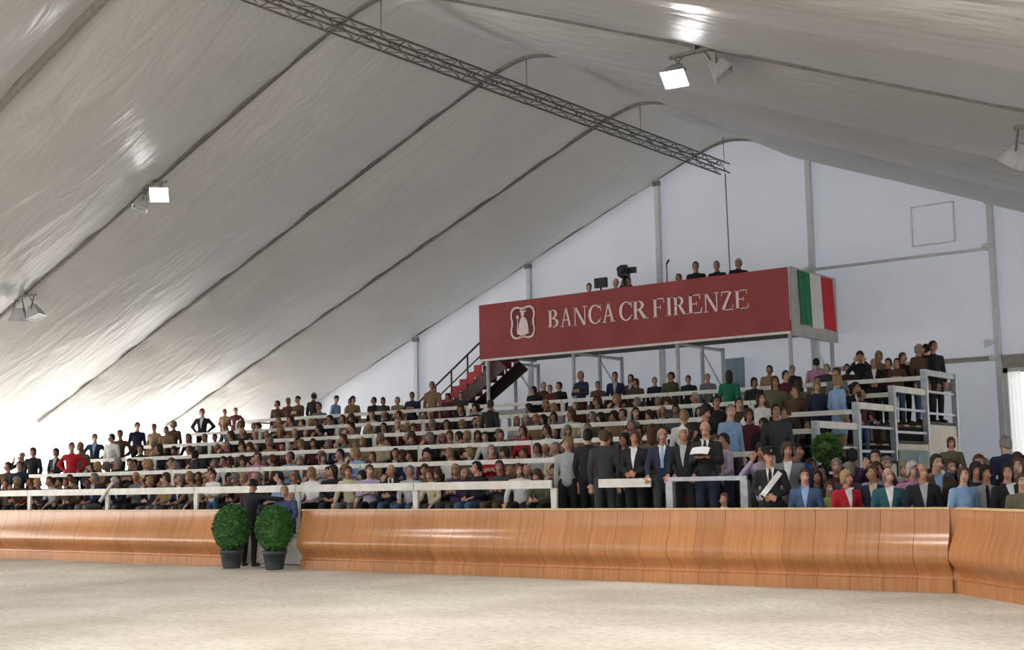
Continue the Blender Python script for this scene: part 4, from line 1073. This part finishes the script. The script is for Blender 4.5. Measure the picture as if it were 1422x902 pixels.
# child on shoulders
c_ = carrier.location; s_ = carrier.scale[0]
person('sit_lap', c_.x, c_.y+.06, 1.43*s_-.43*.72, 30, .72, 'O', 'J', 'bo', 'brown-haired child in olive checked shirt sitting on shoulders')

# --- upper end of the stand, crowding the steps
GU = 'spectators standing at the open end of the tiers'
for a in (
 (1014, 561, 21.3, 1, 'stand_turn', 70, 'S', 'D', 'gs', 'grey-haired man in pale blue shirt above the guests, second tier', ''),
 (1040, 567, 21.4, 1, 'stand_down', 20, 'M', 'K', 'bo', 'brown-haired woman in maroon beside the pale blue shirt', ''),
 (1026, 552, 22.95, 2, 'stand_down', 30, 'B', 'K', 'ks', 'black-haired man in brown behind the pale blue shirt', ''),
 (1051, 545, 22.95, 2, 'stand_hips', 30, 'W', 'N', 'dl', 'dark long-haired woman in white blouse and navy skirt', 'k'),
 (1012, 514, 27.0, 4, 'stand_down', 190, 'F', 'K', 'dl', 'woman with long dark hair in green top turned away', ''),
 (1047, 524, 27.2, 4, 'stand_down', 30, 'D', 'K', 'do', 'dark-haired woman in grey beside the green top', ''),
 (1068, 507, 29.0, 5, 'stand_turn', 30, 'T', 'D', 'ks', 'black-haired man in tan at the back of the stand', ''),
 (1076, 522, 24.9, 3, 'stand_down', 20, 'O', 'O', 'rl', 'woman with long red-brown hair in long olive coat', ''),
 (1091, 514, 27.2, 4, 'stand_down', 50, 'M', 'K', 'ks', 'black-haired man in maroon above the olive coat', ''),
 (1094, 536, 24.8, 3, 'stand_turn', 10, 'B', 'K', 'bs', 'brown-haired man in brown beside the long olive coat', ''),
 (1108, 525, 25.1, 3, 'stand_down', 185, 'O', 'K', 'dl', 'woman with long dark hair and olive top turned away at the end rail', ''),
 (1124, 529, 24.9, 3, 'stand_down', 20, 'N', 'N', 'yo', 'blond woman in navy beside the pale blue jacket', ''),
 (1133, 497, 29.1, 5, 'stand_down', 190, 'I', 'K', 'ks', 'black-haired person in pink jacket turned away at the top', ''),
 (1157, 520, 24.9, 3, 'stand_down', 150, 'S', 'T', 'yo', 'blond woman in long pale blue jacket at the end rail', ''),
 (1161, 510, 27.0, 4, 'stand_turn', 10, 'G', 'K', 'ds', 'dark-haired man in grey above the long pale blue jacket', ''),
 (1186, 530, 25.6, 3, 'stand_rail', 60, 'K', 'N', 'kn', 'black-haired woman in black leaning on the white end rail', 's'),
 (1194, 488, 28.9, 5, 'stand_photo', 20, 'K', 'K', 'kc', 'dark-haired person in black photographing from the top', ''),
 (1213, 498, 28.5, 5, 'stand_clasp', 20, 'K', 'K', 'gs', 'tanned grey-haired man in black jacket with white shirt at the top', 's'),
 (1220, 487, 29.5, 5, 'stand_down', 30, 'T', 'K', 'yo', 'blond woman in tan at the top behind the white shirt', ''),
 (1233, 497, 28.8, 5, 'stand_turn', 20, 'M', 'K', 'ds', 'dark-haired man in maroon beside the white shirt', ''),
 (1245, 497, 28.6, 5, 'stand_cross', 10, 'B', 'J', 'ks', 'black-haired person in brown with folded arms near the top', ''),
 (1253, 489, 29.2, 5, 'stand_down', 60, 'M', 'K', 'bs', 'brown-haired man in maroon further along the top', ''),
 (1263, 486, 29.6, 5, 'stand_turn', 20, 'D', 'K', 'do', 'dark-haired woman in dark grey among the top group', ''),
 (1271, 477, 29.3, 5, 'stand_down', 70, 'B', 'J', 'gb', 'balding man in brown in profile near the top end', ''),
 (1281, 474, 29.7, 5, 'stand_down', 50, 'K', 'K', 'ds', 'dark-haired man in black behind the balding man in profile', ''),
 (1290, 477, 29.65, 5, 'stand_down', 170, 'K', 'K', 'ks', 'black-haired man in long black coat last at the top end', ''),
 (1206, 560, 26.0, 3, 'stand_rail', 60, 'M', 'J', 'bb', 'short balding person in maroon leaning on the end rail', ''),
 (1000, 549, 23.2, 2, 'stand_down', 30, 'K', 'K', 'ds', 'dark-haired man in black near the pale blue shirt', ''),
 (1062, 556, 22.9, 2, 'stand_turn', 20, 'B', 'K', 'bl', 'brown long-haired woman in brown beside the white blouse', ''),
 (1083, 560, 21.5, 1, 'stand_down', 30, 'D', 'K', 'ks', 'black-haired man in dark grey below the long olive coat', ''),
 (1140, 527, 26.6, 4, 'stand_down', 20, 'O', 'K', 'bs', 'brown-haired man in olive behind the blond woman in navy', ''),
 (1060, 580, 21.9, 1, 'stand_turn', 20, 'K', 'K', 'dl', 'dark long-haired woman in black above the officer, second tier', ''),
 (1073, 566, 23.4, 2, 'stand_down', 40, 'O', 'K', 'ks', 'black-haired man in olive below the long olive coat', ''),
 (1092, 571, 23.0, 2, 'stand_turn', 10, 'D', 'K', 'bo', 'brown-haired woman in dark grey below the olive coat, third tier', ''),
 (1116, 541, 25.9, 3, 'stand_turn', 30, 'K', 'K', 'gs', 'grey-haired man in black behind the end rail, fourth tier', ''),
 (1141, 541, 24.9, 3, 'stand_down', 20, 'K', 'K', 'do', 'dark-haired woman in black between navy and pale blue women', ''),
 (1173, 541, 25.9, 3, 'stand_turn', 30, 'D', 'K', 'bs', 'brown-haired man in dark grey beside the long pale blue jacket', ''),
 (1100, 507, 29.3, 5, 'stand_down', 20, 'K', 'K', 'gs', 'grey-haired man in black by the platform corner leg', ''),
 (1148, 513, 28.7, 5, 'stand_turn', 20, 'D', 'K', 'gs', 'grey-haired man in dark grey under the platform corner', ''),
 (1176, 505, 29.3, 5, 'stand_down', 20, 'B', 'K', 'ds', 'dark-haired man in brown behind the photographing person', ''),
):
    x_, y_, Y_, k_ = a[:4]
    hand(x_, y_, Y_, TF[k_], *a[4:10], extra=a[10], group=GU, lim=(.84, 1.10), top='coat' if 'coat' in a[9] or 'long pale blue' in a[9] else 'jacket')

# --- back of the stand below the platform and along the top
GB = 'spectators along the top tier'
for a in (
 (385, 556, 29.1, 'stand_turn', 20, 'B', 'K', 'bs', 'brown-haired man in brown first on the top tier'),
 (398, 552, 29.2, 'stand_down', 10, 'M', 'K', 'gs', 'grey-haired man in maroon second on the top tier'),
 (409, 549, 29.2, 'stand_cross', 0, 'B', 'K', 'kh', 'man with dark cap and brown jacket third on the top tier'),
 (436, 544, 29.3, 'stand_down', 185, 'K', 'K', 'db', 'balding man in black with his back turned on the top tier'),
 (443, 557, 29.1, 'sit_lap', 20, 'G', 'D', 'bs', 'brown-haired person in grey beside the turned balding man'),
 (467, 548, 29.2, 'stand_turn', 100, 'S', 'N', 'kh', 'man in pale blue jacket and dark cap in profile on the top tier'),
 (482, 553, 29.4, 'stand_down', 20, 'T', 'K', 'bo', 'brown-haired woman in tan beside the dark cap on the top tier'),
 (490, 550, 29.1, 'stand_down', 50, 'T', 'K', 'kc', 'curly black-haired person in tan on the top tier'),
 (519, 551, 29.3, 'stand_turn', 20, 'K', 'K', 'ks', 'black-haired person in black halfway along the top tier'),
 (532, 560, 29.0, 'stand_down', 20, 'D', 'K', 'do', 'dark-haired woman in dark grey halfway along the top tier'),
 (549, 559, 29.2, 'stand_turn', 20, 'T', 'K', 'gs', 'grey-haired person in tan near the staircase foot'),
 (572, 544, 29.3, 'stand_cross', 20, 'N', 'K', 'ds', 'dark-haired man in navy just before the staircase foot'),
 (600, 527, 29.7, 'stand_down', 20, 'T', 'M', 'gs', 'grey-haired man in tan standing at the staircase foot'),
 (622, 547, 29.4, 'stand_turn', 30, 'M', 'K', 'ks', 'black-haired person in maroon in front of the red staircase'),
 (640, 552, 29.1, 'stand_down', 20, 'D', 'K', 'bs', 'brown-haired man in dark grey in front of the red staircase'),
 (741, 536, 29.3, 'stand_turn', 20, 'K', 'K', 'dl', 'dark long-haired woman in black by the platform braces'),
 (755, 529, 29.5, 'stand_down', 30, 'B', 'K', 'bb', 'balding man in brown by the platform braces'),
 (764, 544, 29.0, 'stand_down', 10, 'M', 'K', 'bs', 'brown-haired man in maroon beside the balding man under the banner'),
 (776, 530, 29.4, 'stand_turn', 10, 'K', 'K', 'ks', 'black-haired man in black beside a platform leg'),
 (806, 514, 29.5, 'stand_cross', -10, 'N', 'M', 'gb', 'balding man in navy with folded arms under the banner'),
 (830, 536, 28.95, 'stand_down', 20, 'B', 'K', 'ds', 'dark-haired man in brown beside the folded arms'),
 (854, 516, 29.4, 'stand_down', 20, 'N', 'D', 'ks', 'black-haired man in navy suit with grey shirt under the banner'),
 (869, 520, 29.5, 'stand_down', 0, 'D', 'K', 'dl', 'dark long-haired woman beside the navy suit with grey shirt'),
 (883, 535, 29.0, 'stand_turn', 20, 'B', 'K', 'bo', 'brown-haired woman in brown under the middle of the banner'),
 (909, 523, 29.4, 'stand_down', 20, 'N', 'K', 'gs', 'grey-haired man in navy beside a thin braced leg'),
 (921, 517, 29.5, 'stand_turn', -20, 'M', 'K', 'bs', 'brown-haired man in maroon facing the olive jacket'),
 (930, 517, 29.1, 'stand_turn', 60, 'O', 'D', 'ds', 'dark-haired man in olive jacket under the lettering'),
 (956, 528, 29.2, 'stand_down', 20, 'K', 'K', 'ks', 'black-haired man in black by the second trestle'),
 (983, 533, 29.1, 'stand_down', 20, 'G', 'K', 'gs', 'grey-haired man in grey before the green top'),
):
    hand(a[0], a[1], a[2], TF[5] if a[0] != 600 else TF[5], *a[3:9], group=GB, lim=(.85, 1.1), extra='g' if 'grey shirt' in a[8] else '')
hand(681, 555, 24.9, TF[3], 'stand_down', 185, 'K', 'K', 'bs', 'brown-haired man in black standing in the middle of the fourth tier', extra='y', lim=(.8, 1.1))

# --- far end of the stand
GF = 'spectators standing at the far end of the tiers'
for a in (
 (281, 567, 26.8, 4, 'stand_hips', 30, 'K', 'K', 'ds', 'dark-haired man in black suit with white shirt at the far end', 's'),
 (312, 568, 28.8, 5, 'stand_clasp', 20, 'T', 'K', 'ks', 'black-haired man in tan beside another by the far bare wall', ''),
 (323, 566, 28.9, 5, 'stand_hips', 20, 'M', 'K', 'ks', 'black-haired man in maroon by the far end railing', ''),
 (191, 586, 24.9, 3, 'stand_down', 60, 'N', 'K', 'bs', 'tall brown-haired man in navy against the bright side wall', ''),
 (214, 588, 25.2, 3, 'stand_down', 20, 'T', 'K', 'bs', 'brown-haired man in tan against the bright side wall', ''),
 (231, 592, 24.9, 3, 'stand_clasp', 30, 'T', 'K', 'bo', 'brown-haired woman in tan leaning on the grey-haired man', ''),
 (241, 584, 25.3, 3, 'stand_turn', 20, 'B', 'K', 'gs', 'grey-haired man in brown coat against the bright side wall', ''),
 (213, 612, 23.6, 2, 'stand_down', 185, 'T', 'T', 'gs', 'grey-haired man in tan coat seen from behind', ''),
 (132, 602, 23.0, 2, 'stand_hips', 40, 'N', 'N', 'ds', 'dark-haired man in navy jacket and pale blue shirt', 'u'),
 (155, 602, 23.2, 2, 'stand_turn', 20, 'W', 'N', 'ks', 'black-haired man in white shirt among the far end group', ''),
 (167, 595, 23.3, 2, 'stand_hips', 20, 'B', 'N', 'bs', 'brown-haired man in brown beside the white shirt', ''),
 (100, 614, 21.3, 1, 'stand_hips', 40, 'R', 'K', 'ds', 'dark-haired man in red jacket at the far end', ''),
 (112, 610, 21.5, 1, 'stand_down', 30, 'O', 'K', 'yo', 'blond woman in olive beside the red jacket', ''),
 (78, 622, 21.2, 1, 'stand_clasp', 20, 'K', 'K', 'do', 'dark-haired woman in black jacket with pale blouse at the far end', 'g'),
 (46, 621, 21.3, 1, 'stand_down', 30, 'K', 'K', 'bo', 'brown-haired person in black at the far edge', ''),
 (32, 627, 21.0, 1, 'stand_photo', 20, 'K', 'K', 'gh', 'photographer in black with grey cap at the far edge', ''),
 (27, 640, 19.9, 0, 'stand_down', 40, 'N', 'N', 'ks', 'black-haired person in navy standing on the first tier', ''),
 (11, 641, 20.0, 0, 'stand_turn', 30, 'B', 'K', 'ds', 'dark-haired person in brown standing furthest off on the first tier', ''),
 (271, 638, 20.9, 1, 'stand_down', 170, 'K', 'K', 'kc', 'black-haired person in black standing turned away on the second tier', ''),
):
    x_, y_, Y_, k_ = a[:4]
    hand(x_, y_, Y_, TF[k_], *a[4:10], extra=a[10], group=GF, lim=(.84, 1.08))

# --- the arena gap
hand(347, 664, 17.98, 0, 'stand_point', 200, 'K', 'K', 'kn', 'person in black between the potted bushes pointing with one arm', lim=(.9, 1.15))
hand(399, 672, 18.5, .31, 'sit_knees', 25, 'J', 'J', 'ys', 'person in denim sitting on the stand edge beside the gap', lim=(.9, 1.05))
hand(296, 655, 19.15, TF[0], 'stand_clasp', 20, 'W', 'J', 'bs', 'child in white shirt standing at the front rail by the gap', lim=(.7, 1.0))

hand(1005, 684, 18.3, 0, 'stand_turn', 30, 'W', 'I', 'bs', 'small child in white on the ground before the low guest rail', lim=(.6, 1.0))
w0_, w1_ = at_y(157, 669, 18.72), at_y(139, 696, 18.60)
tag(MB().tube(w0_, w1_, .045, .045, 10).build('rolled_paper', M['paper']), 'white rolled paper slanting over the front rail', 'paper')
# --- on the platform
PFZ = PZ0+.30
for a in (
 (818, 393, 30.9, 'stand_down', 30, 'K', 'K', 'ks', 'black-haired man low behind the banner beside the monitor'),
 (855, 386, 30.95, 'stand_turn', 60, 'L', 'K', 'gb', 'balding man beside the television camera'),
 (872, 384, 31.7, 'stand_photo', 20, 'M', 'K', 'ds', 'dark-haired operator behind the television camera'),
 (942, 380, 30.95, 'stand_turn', 20, 'D', 'K', 'bs', 'brown-haired person low behind the lettering by the microphone'),
 (966, 363, 31.0, 'stand_down', 20, 'K', 'K', 'kn', 'black-haired woman in black looking over the banner'),
 (995, 362, 31.0, 'stand_clasp', 10, 'K', 'K', 'gs', 'grey-haired man in black looking over the banner'),
 (1025, 358, 31.0, 'stand_turn', 40, 'K', 'K', 'gb', 'balding man in black nearest the flag on the platform'),
):
    hand(a[0], a[1], a[2], PFZ, *a[3:9], group='people on the platform', lim=(.9, 1.1))

# --- seated rows
ORD = ['first', 'second', 'third', 'fourth', 'fifth', 'sixth']
CW = 'KKKKKNNNDDDGGGBBBBOOOTTTLMMJWY'
def nth(n): return str(n)+('th' if 10 <= n % 100 <= 20 else {1: 'st', 2: 'nd', 3: 'rd'}.get(n % 10, 'th'))
SITS = ['sit_lap', 'sit_knees', 'sit_lean', 'sit_cross', 'sit_chin', 'sit_turn']
# marked seats: (tier, photograph x) -> clothing, hair, what tells them apart
MARK = [
 (0, 530, 'K', 'gb', 'ruddy balding man in black suit', 'sd'), (0, 498, 'Y', 'bs', 'brown-haired person in cream jacket', ''), (0, 462, 'K', 'dl', 'dark long-haired woman in black', ''),
 (0, 640, 'P', 'yo', 'blond woman in purple', ''), (0, 667, 'K', 'ks', 'black-haired man in black', ''), (0, 715, 'W', 'rl', 'red-haired woman in white', ''), (0, 748, 'O', 'bo', 'woman with brown bob in olive', ''),
 (0, 590, 'Y', 'rc', 'curly red-haired woman in cream', ''), (0, 243, 'N', 'gs', 'grey-haired man in navy suit', 's'), (0, 272, 'T', 'yo', 'blond woman in tan', ''), (0, 400, 'L', 'yo', 'blond woman in light grey', ''),
 (0, 380, 'S', 'ks', 'black-haired man in pale blue', ''), (0, 350, 'K', 'gb', 'balding man in black', ''), (0, 445, 'W', 'yo', 'blond woman in white', ''), (0, 570, 'L', 'gs', 'grey-haired man in light grey', ''),
 (0, 430, 'C', 'bs', 'brown-haired person in lilac', ''), (0, 770, 'D', 'ds', 'dark-haired man in dark grey', ''), (0, 690, 'M', 'yo', 'blond woman in maroon', ''),
 (1, 690, 'R', 'gs', 'grey-haired person in bright red', ''), (1, 720, 'L', 'bo', 'brown-haired woman in light grey', ''), (1, 600, 'M', 'ks', 'black-haired man in maroon', ''), (1, 568, 'C', 'kc', 'curly black-haired woman in lilac', ''),
 (1, 522, 'T', 'rl', 'red-haired woman in tan', ''), (1, 500, 'S', 'yo', 'blond woman in pale blue', ''), (1, 470, 'L', 'ks', 'black-haired person in light grey', ''), (1, 447, 'W', 'bo', 'brown-haired woman in white', ''),
 (1, 308, 'W', 'ds', 'dark-haired man in white', ''), (1, 330, 'Y', 'bo', 'brown-haired woman in cream', ''), (1, 400, 'S', 'gs', 'grey-haired man in pale blue', ''), (1, 360, 'I', 'bs', 'brown-haired person in pink', ''),
 (1, 660, 'O', 'yo', 'blond woman in olive', ''), (1, 755, 'Y', 'gs', 'grey-haired man in cream', ''), (1, 775, 'W', 'yo', 'blond woman in white', ''),
 (2, 500, 'T', 'yl', 'blond woman in tan', ''), (2, 545, 'Y', 'gs', 'grey-haired man in cream', ''), (2, 690, 'G', 'bs', 'brown-haired man in grey', ''), (2, 735, 'R', 'bl', 'brown long-haired woman in red', ''), (2, 408, 'W', 'yo', 'blond woman in white', ''),
 (2, 788, 'I', 'go', 'grey-haired woman in pink', ''), (3, 570, 'M', 'bs', 'brown-haired man in maroon', ''), (3, 625, 'I', 'bo', 'brown-haired woman in pink', ''), (3, 940, 'G', 'ks', 'black-haired man in grey', ''), (4, 810, 'M', 'gs', 'grey-haired man in maroon', ''),
]
rowspec = []   # tier, depth offset, spacing, first photo x, last photo x, chance of an empty seat
for k, x1 in ((0, 782), (1, 796), (2, 960), (3, 985), (4, 990)):
    rowspec.append((k, .62, .56, x1, .08))
    rowspec.append((k, 1.34, .56, x1-(0 if k < 2 else 15), (.34, .40, .52, .62, .74)[k]))
used_mark = set(); seats = []
q = random.Random(23)
for k, dy, sp, x1, skip in rowspec:
    Y = TY[k]+dy+.16; X = XL+.45+(0 if dy < 1 else .28); Xe = at_y(x1, 600, Y).x; row = []
    while X < Xe:
        xs = X+q.uniform(-.07, .07)
        if q.random() > skip and clear_of(xs, Y-.2, TF[k]) > .46: row.append(xs)
        X += sp
    seats.append((k, dy, Y, row))
def to_px(P):
    d = V(P)-V((0, 0, EYE)); return 711+FPX*d.dot(RT)/d.dot(FW)
total = sum(len(r) for *_, r in seats)
budget = 300-N_PEOPLE; stuff_people = []
# nearest seats first: the ones that show largest stay individual
cand = sorted(((math.hypot(X, Y), si, i) for si, (k, dy, Y, row) in enumerate(seats) for i, X in enumerate(row)))
single = set((si, i) for _, si, i in cand[:budget])
marks = {}
for m in MARK:
    best = None
    for si, (k, dy, Y, row) in enumerate(seats):
        if k != m[0] or dy > 1: continue
        for i, X in enumerate(row):
            e = abs(to_px((X, Y, TF[k]+1.2))-m[1])
            if (si, i) not in marks and (best is None or e < best[0]): best = (e, si, i)
    marks[best[1:]] = m
for si, (k, dy, Y, row) in enumerate(seats):
    for i, X in enumerate(row):
        kind = q.choice(SITS); deg = q.uniform(-8, 36); sc = q.uniform(.94, 1.05)
        jac = q.choice(CW); tro = q.choice('KKKNDDJJBG'); fem = q.random() < .45
        hair = (q.choice('kdbbbryyg')+q.choice('looc')) if fem else (q.choice('kkddbbgggw')+q.choice('sssssb'))
        who = ('woman' if fem else 'man'); ex = q.choice(('', '', '', 's', 'g', 'sd')) if not fem else q.choice(('', '', '', 'y'))
        desc = '%s %s in %s' % (('balding' if hair[1] == 'b' else HNAME[hair[0]]+'-haired'), who, CNAME[jac]) if True else ''
        m = marks.get((si, i))
        if m: jac, hair, desc, ex = m[2], m[3], m[4], m[5]
        place = '%s tier %s bench, %s from the far end' % (ORD[k], 'front' if dy < 1 else 'rear', nth(i+1))
        if (si, i) in single:
            person(kind, X, Y, TF[k], deg, sc, jac, tro, hair, desc+', '+place, 'spectators seated on the %s tier' % ORD[k], ex)
        else:
            stuff_people.append((kind, X, Y, TF[k], deg, sc, jac, hair))
# the seated people past the first three hundred, one joined mesh of the same figures
if stuff_people:
    bm = bmesh.new(); cl = bm.loops.layers.float_color.new('tint'); mats = [M['skin'], None, None]
    def tint_mat(name, rough):
        m, nt, b = new_mat(name); a = nt.nodes.new('ShaderNodeAttribute'); a.attribute_name = 'tint'
        nt.links.new(a.outputs['Color'], b.inputs['Base Color']); b.inputs['Roughness'].default_value = rough; return m
    tm = tint_mat('crowd_colours', .75)
    for kind, X, Y, Z, deg, sc, jac, hair in stuff_people:
        P = PROTO[kind]; T4 = Matrix.Translation((X, Y, Z)) @ Matrix.Rotation(math.radians(deg), 4, 'Z') @ Matrix.Scale(sc, 4)
        for me, col, m4 in ((P['body'], jitter(prng.choice(SKIN), .08), T4), (P['jacket'], jitter(CLOTH[jac]), T4), (P['trousers'], CLOTH['K'], T4), (HAIR[hair[1]], jitter(HCOL[hair[0]]), T4 @ P['J']['headm'])):
            nf = len(bm.faces); nv = len(bm.verts); bm.from_mesh(me); bm.verts.ensure_lookup_table(); bm.faces.ensure_lookup_table()
            for v in bm.verts[nv:]: v.co = m4 @ v.co
            for f in bm.faces[nf:]:
                f.material_index = 0
                for l in f.loops: l[cl] = col
    cm = bpy.data.meshes.new('crowd'); bm.to_mesh(cm); bm.free(); cm.materials.clear(); cm.materials.append(tm)
    co = link('crowd', cm); tag(co, 'remaining seated spectators on the higher tiers', 'crowd'); co['kind'] = 'stuff'
print('PEOPLE', N_PEOPLE, 'in crowd', len(stuff_people), 'seats', total)
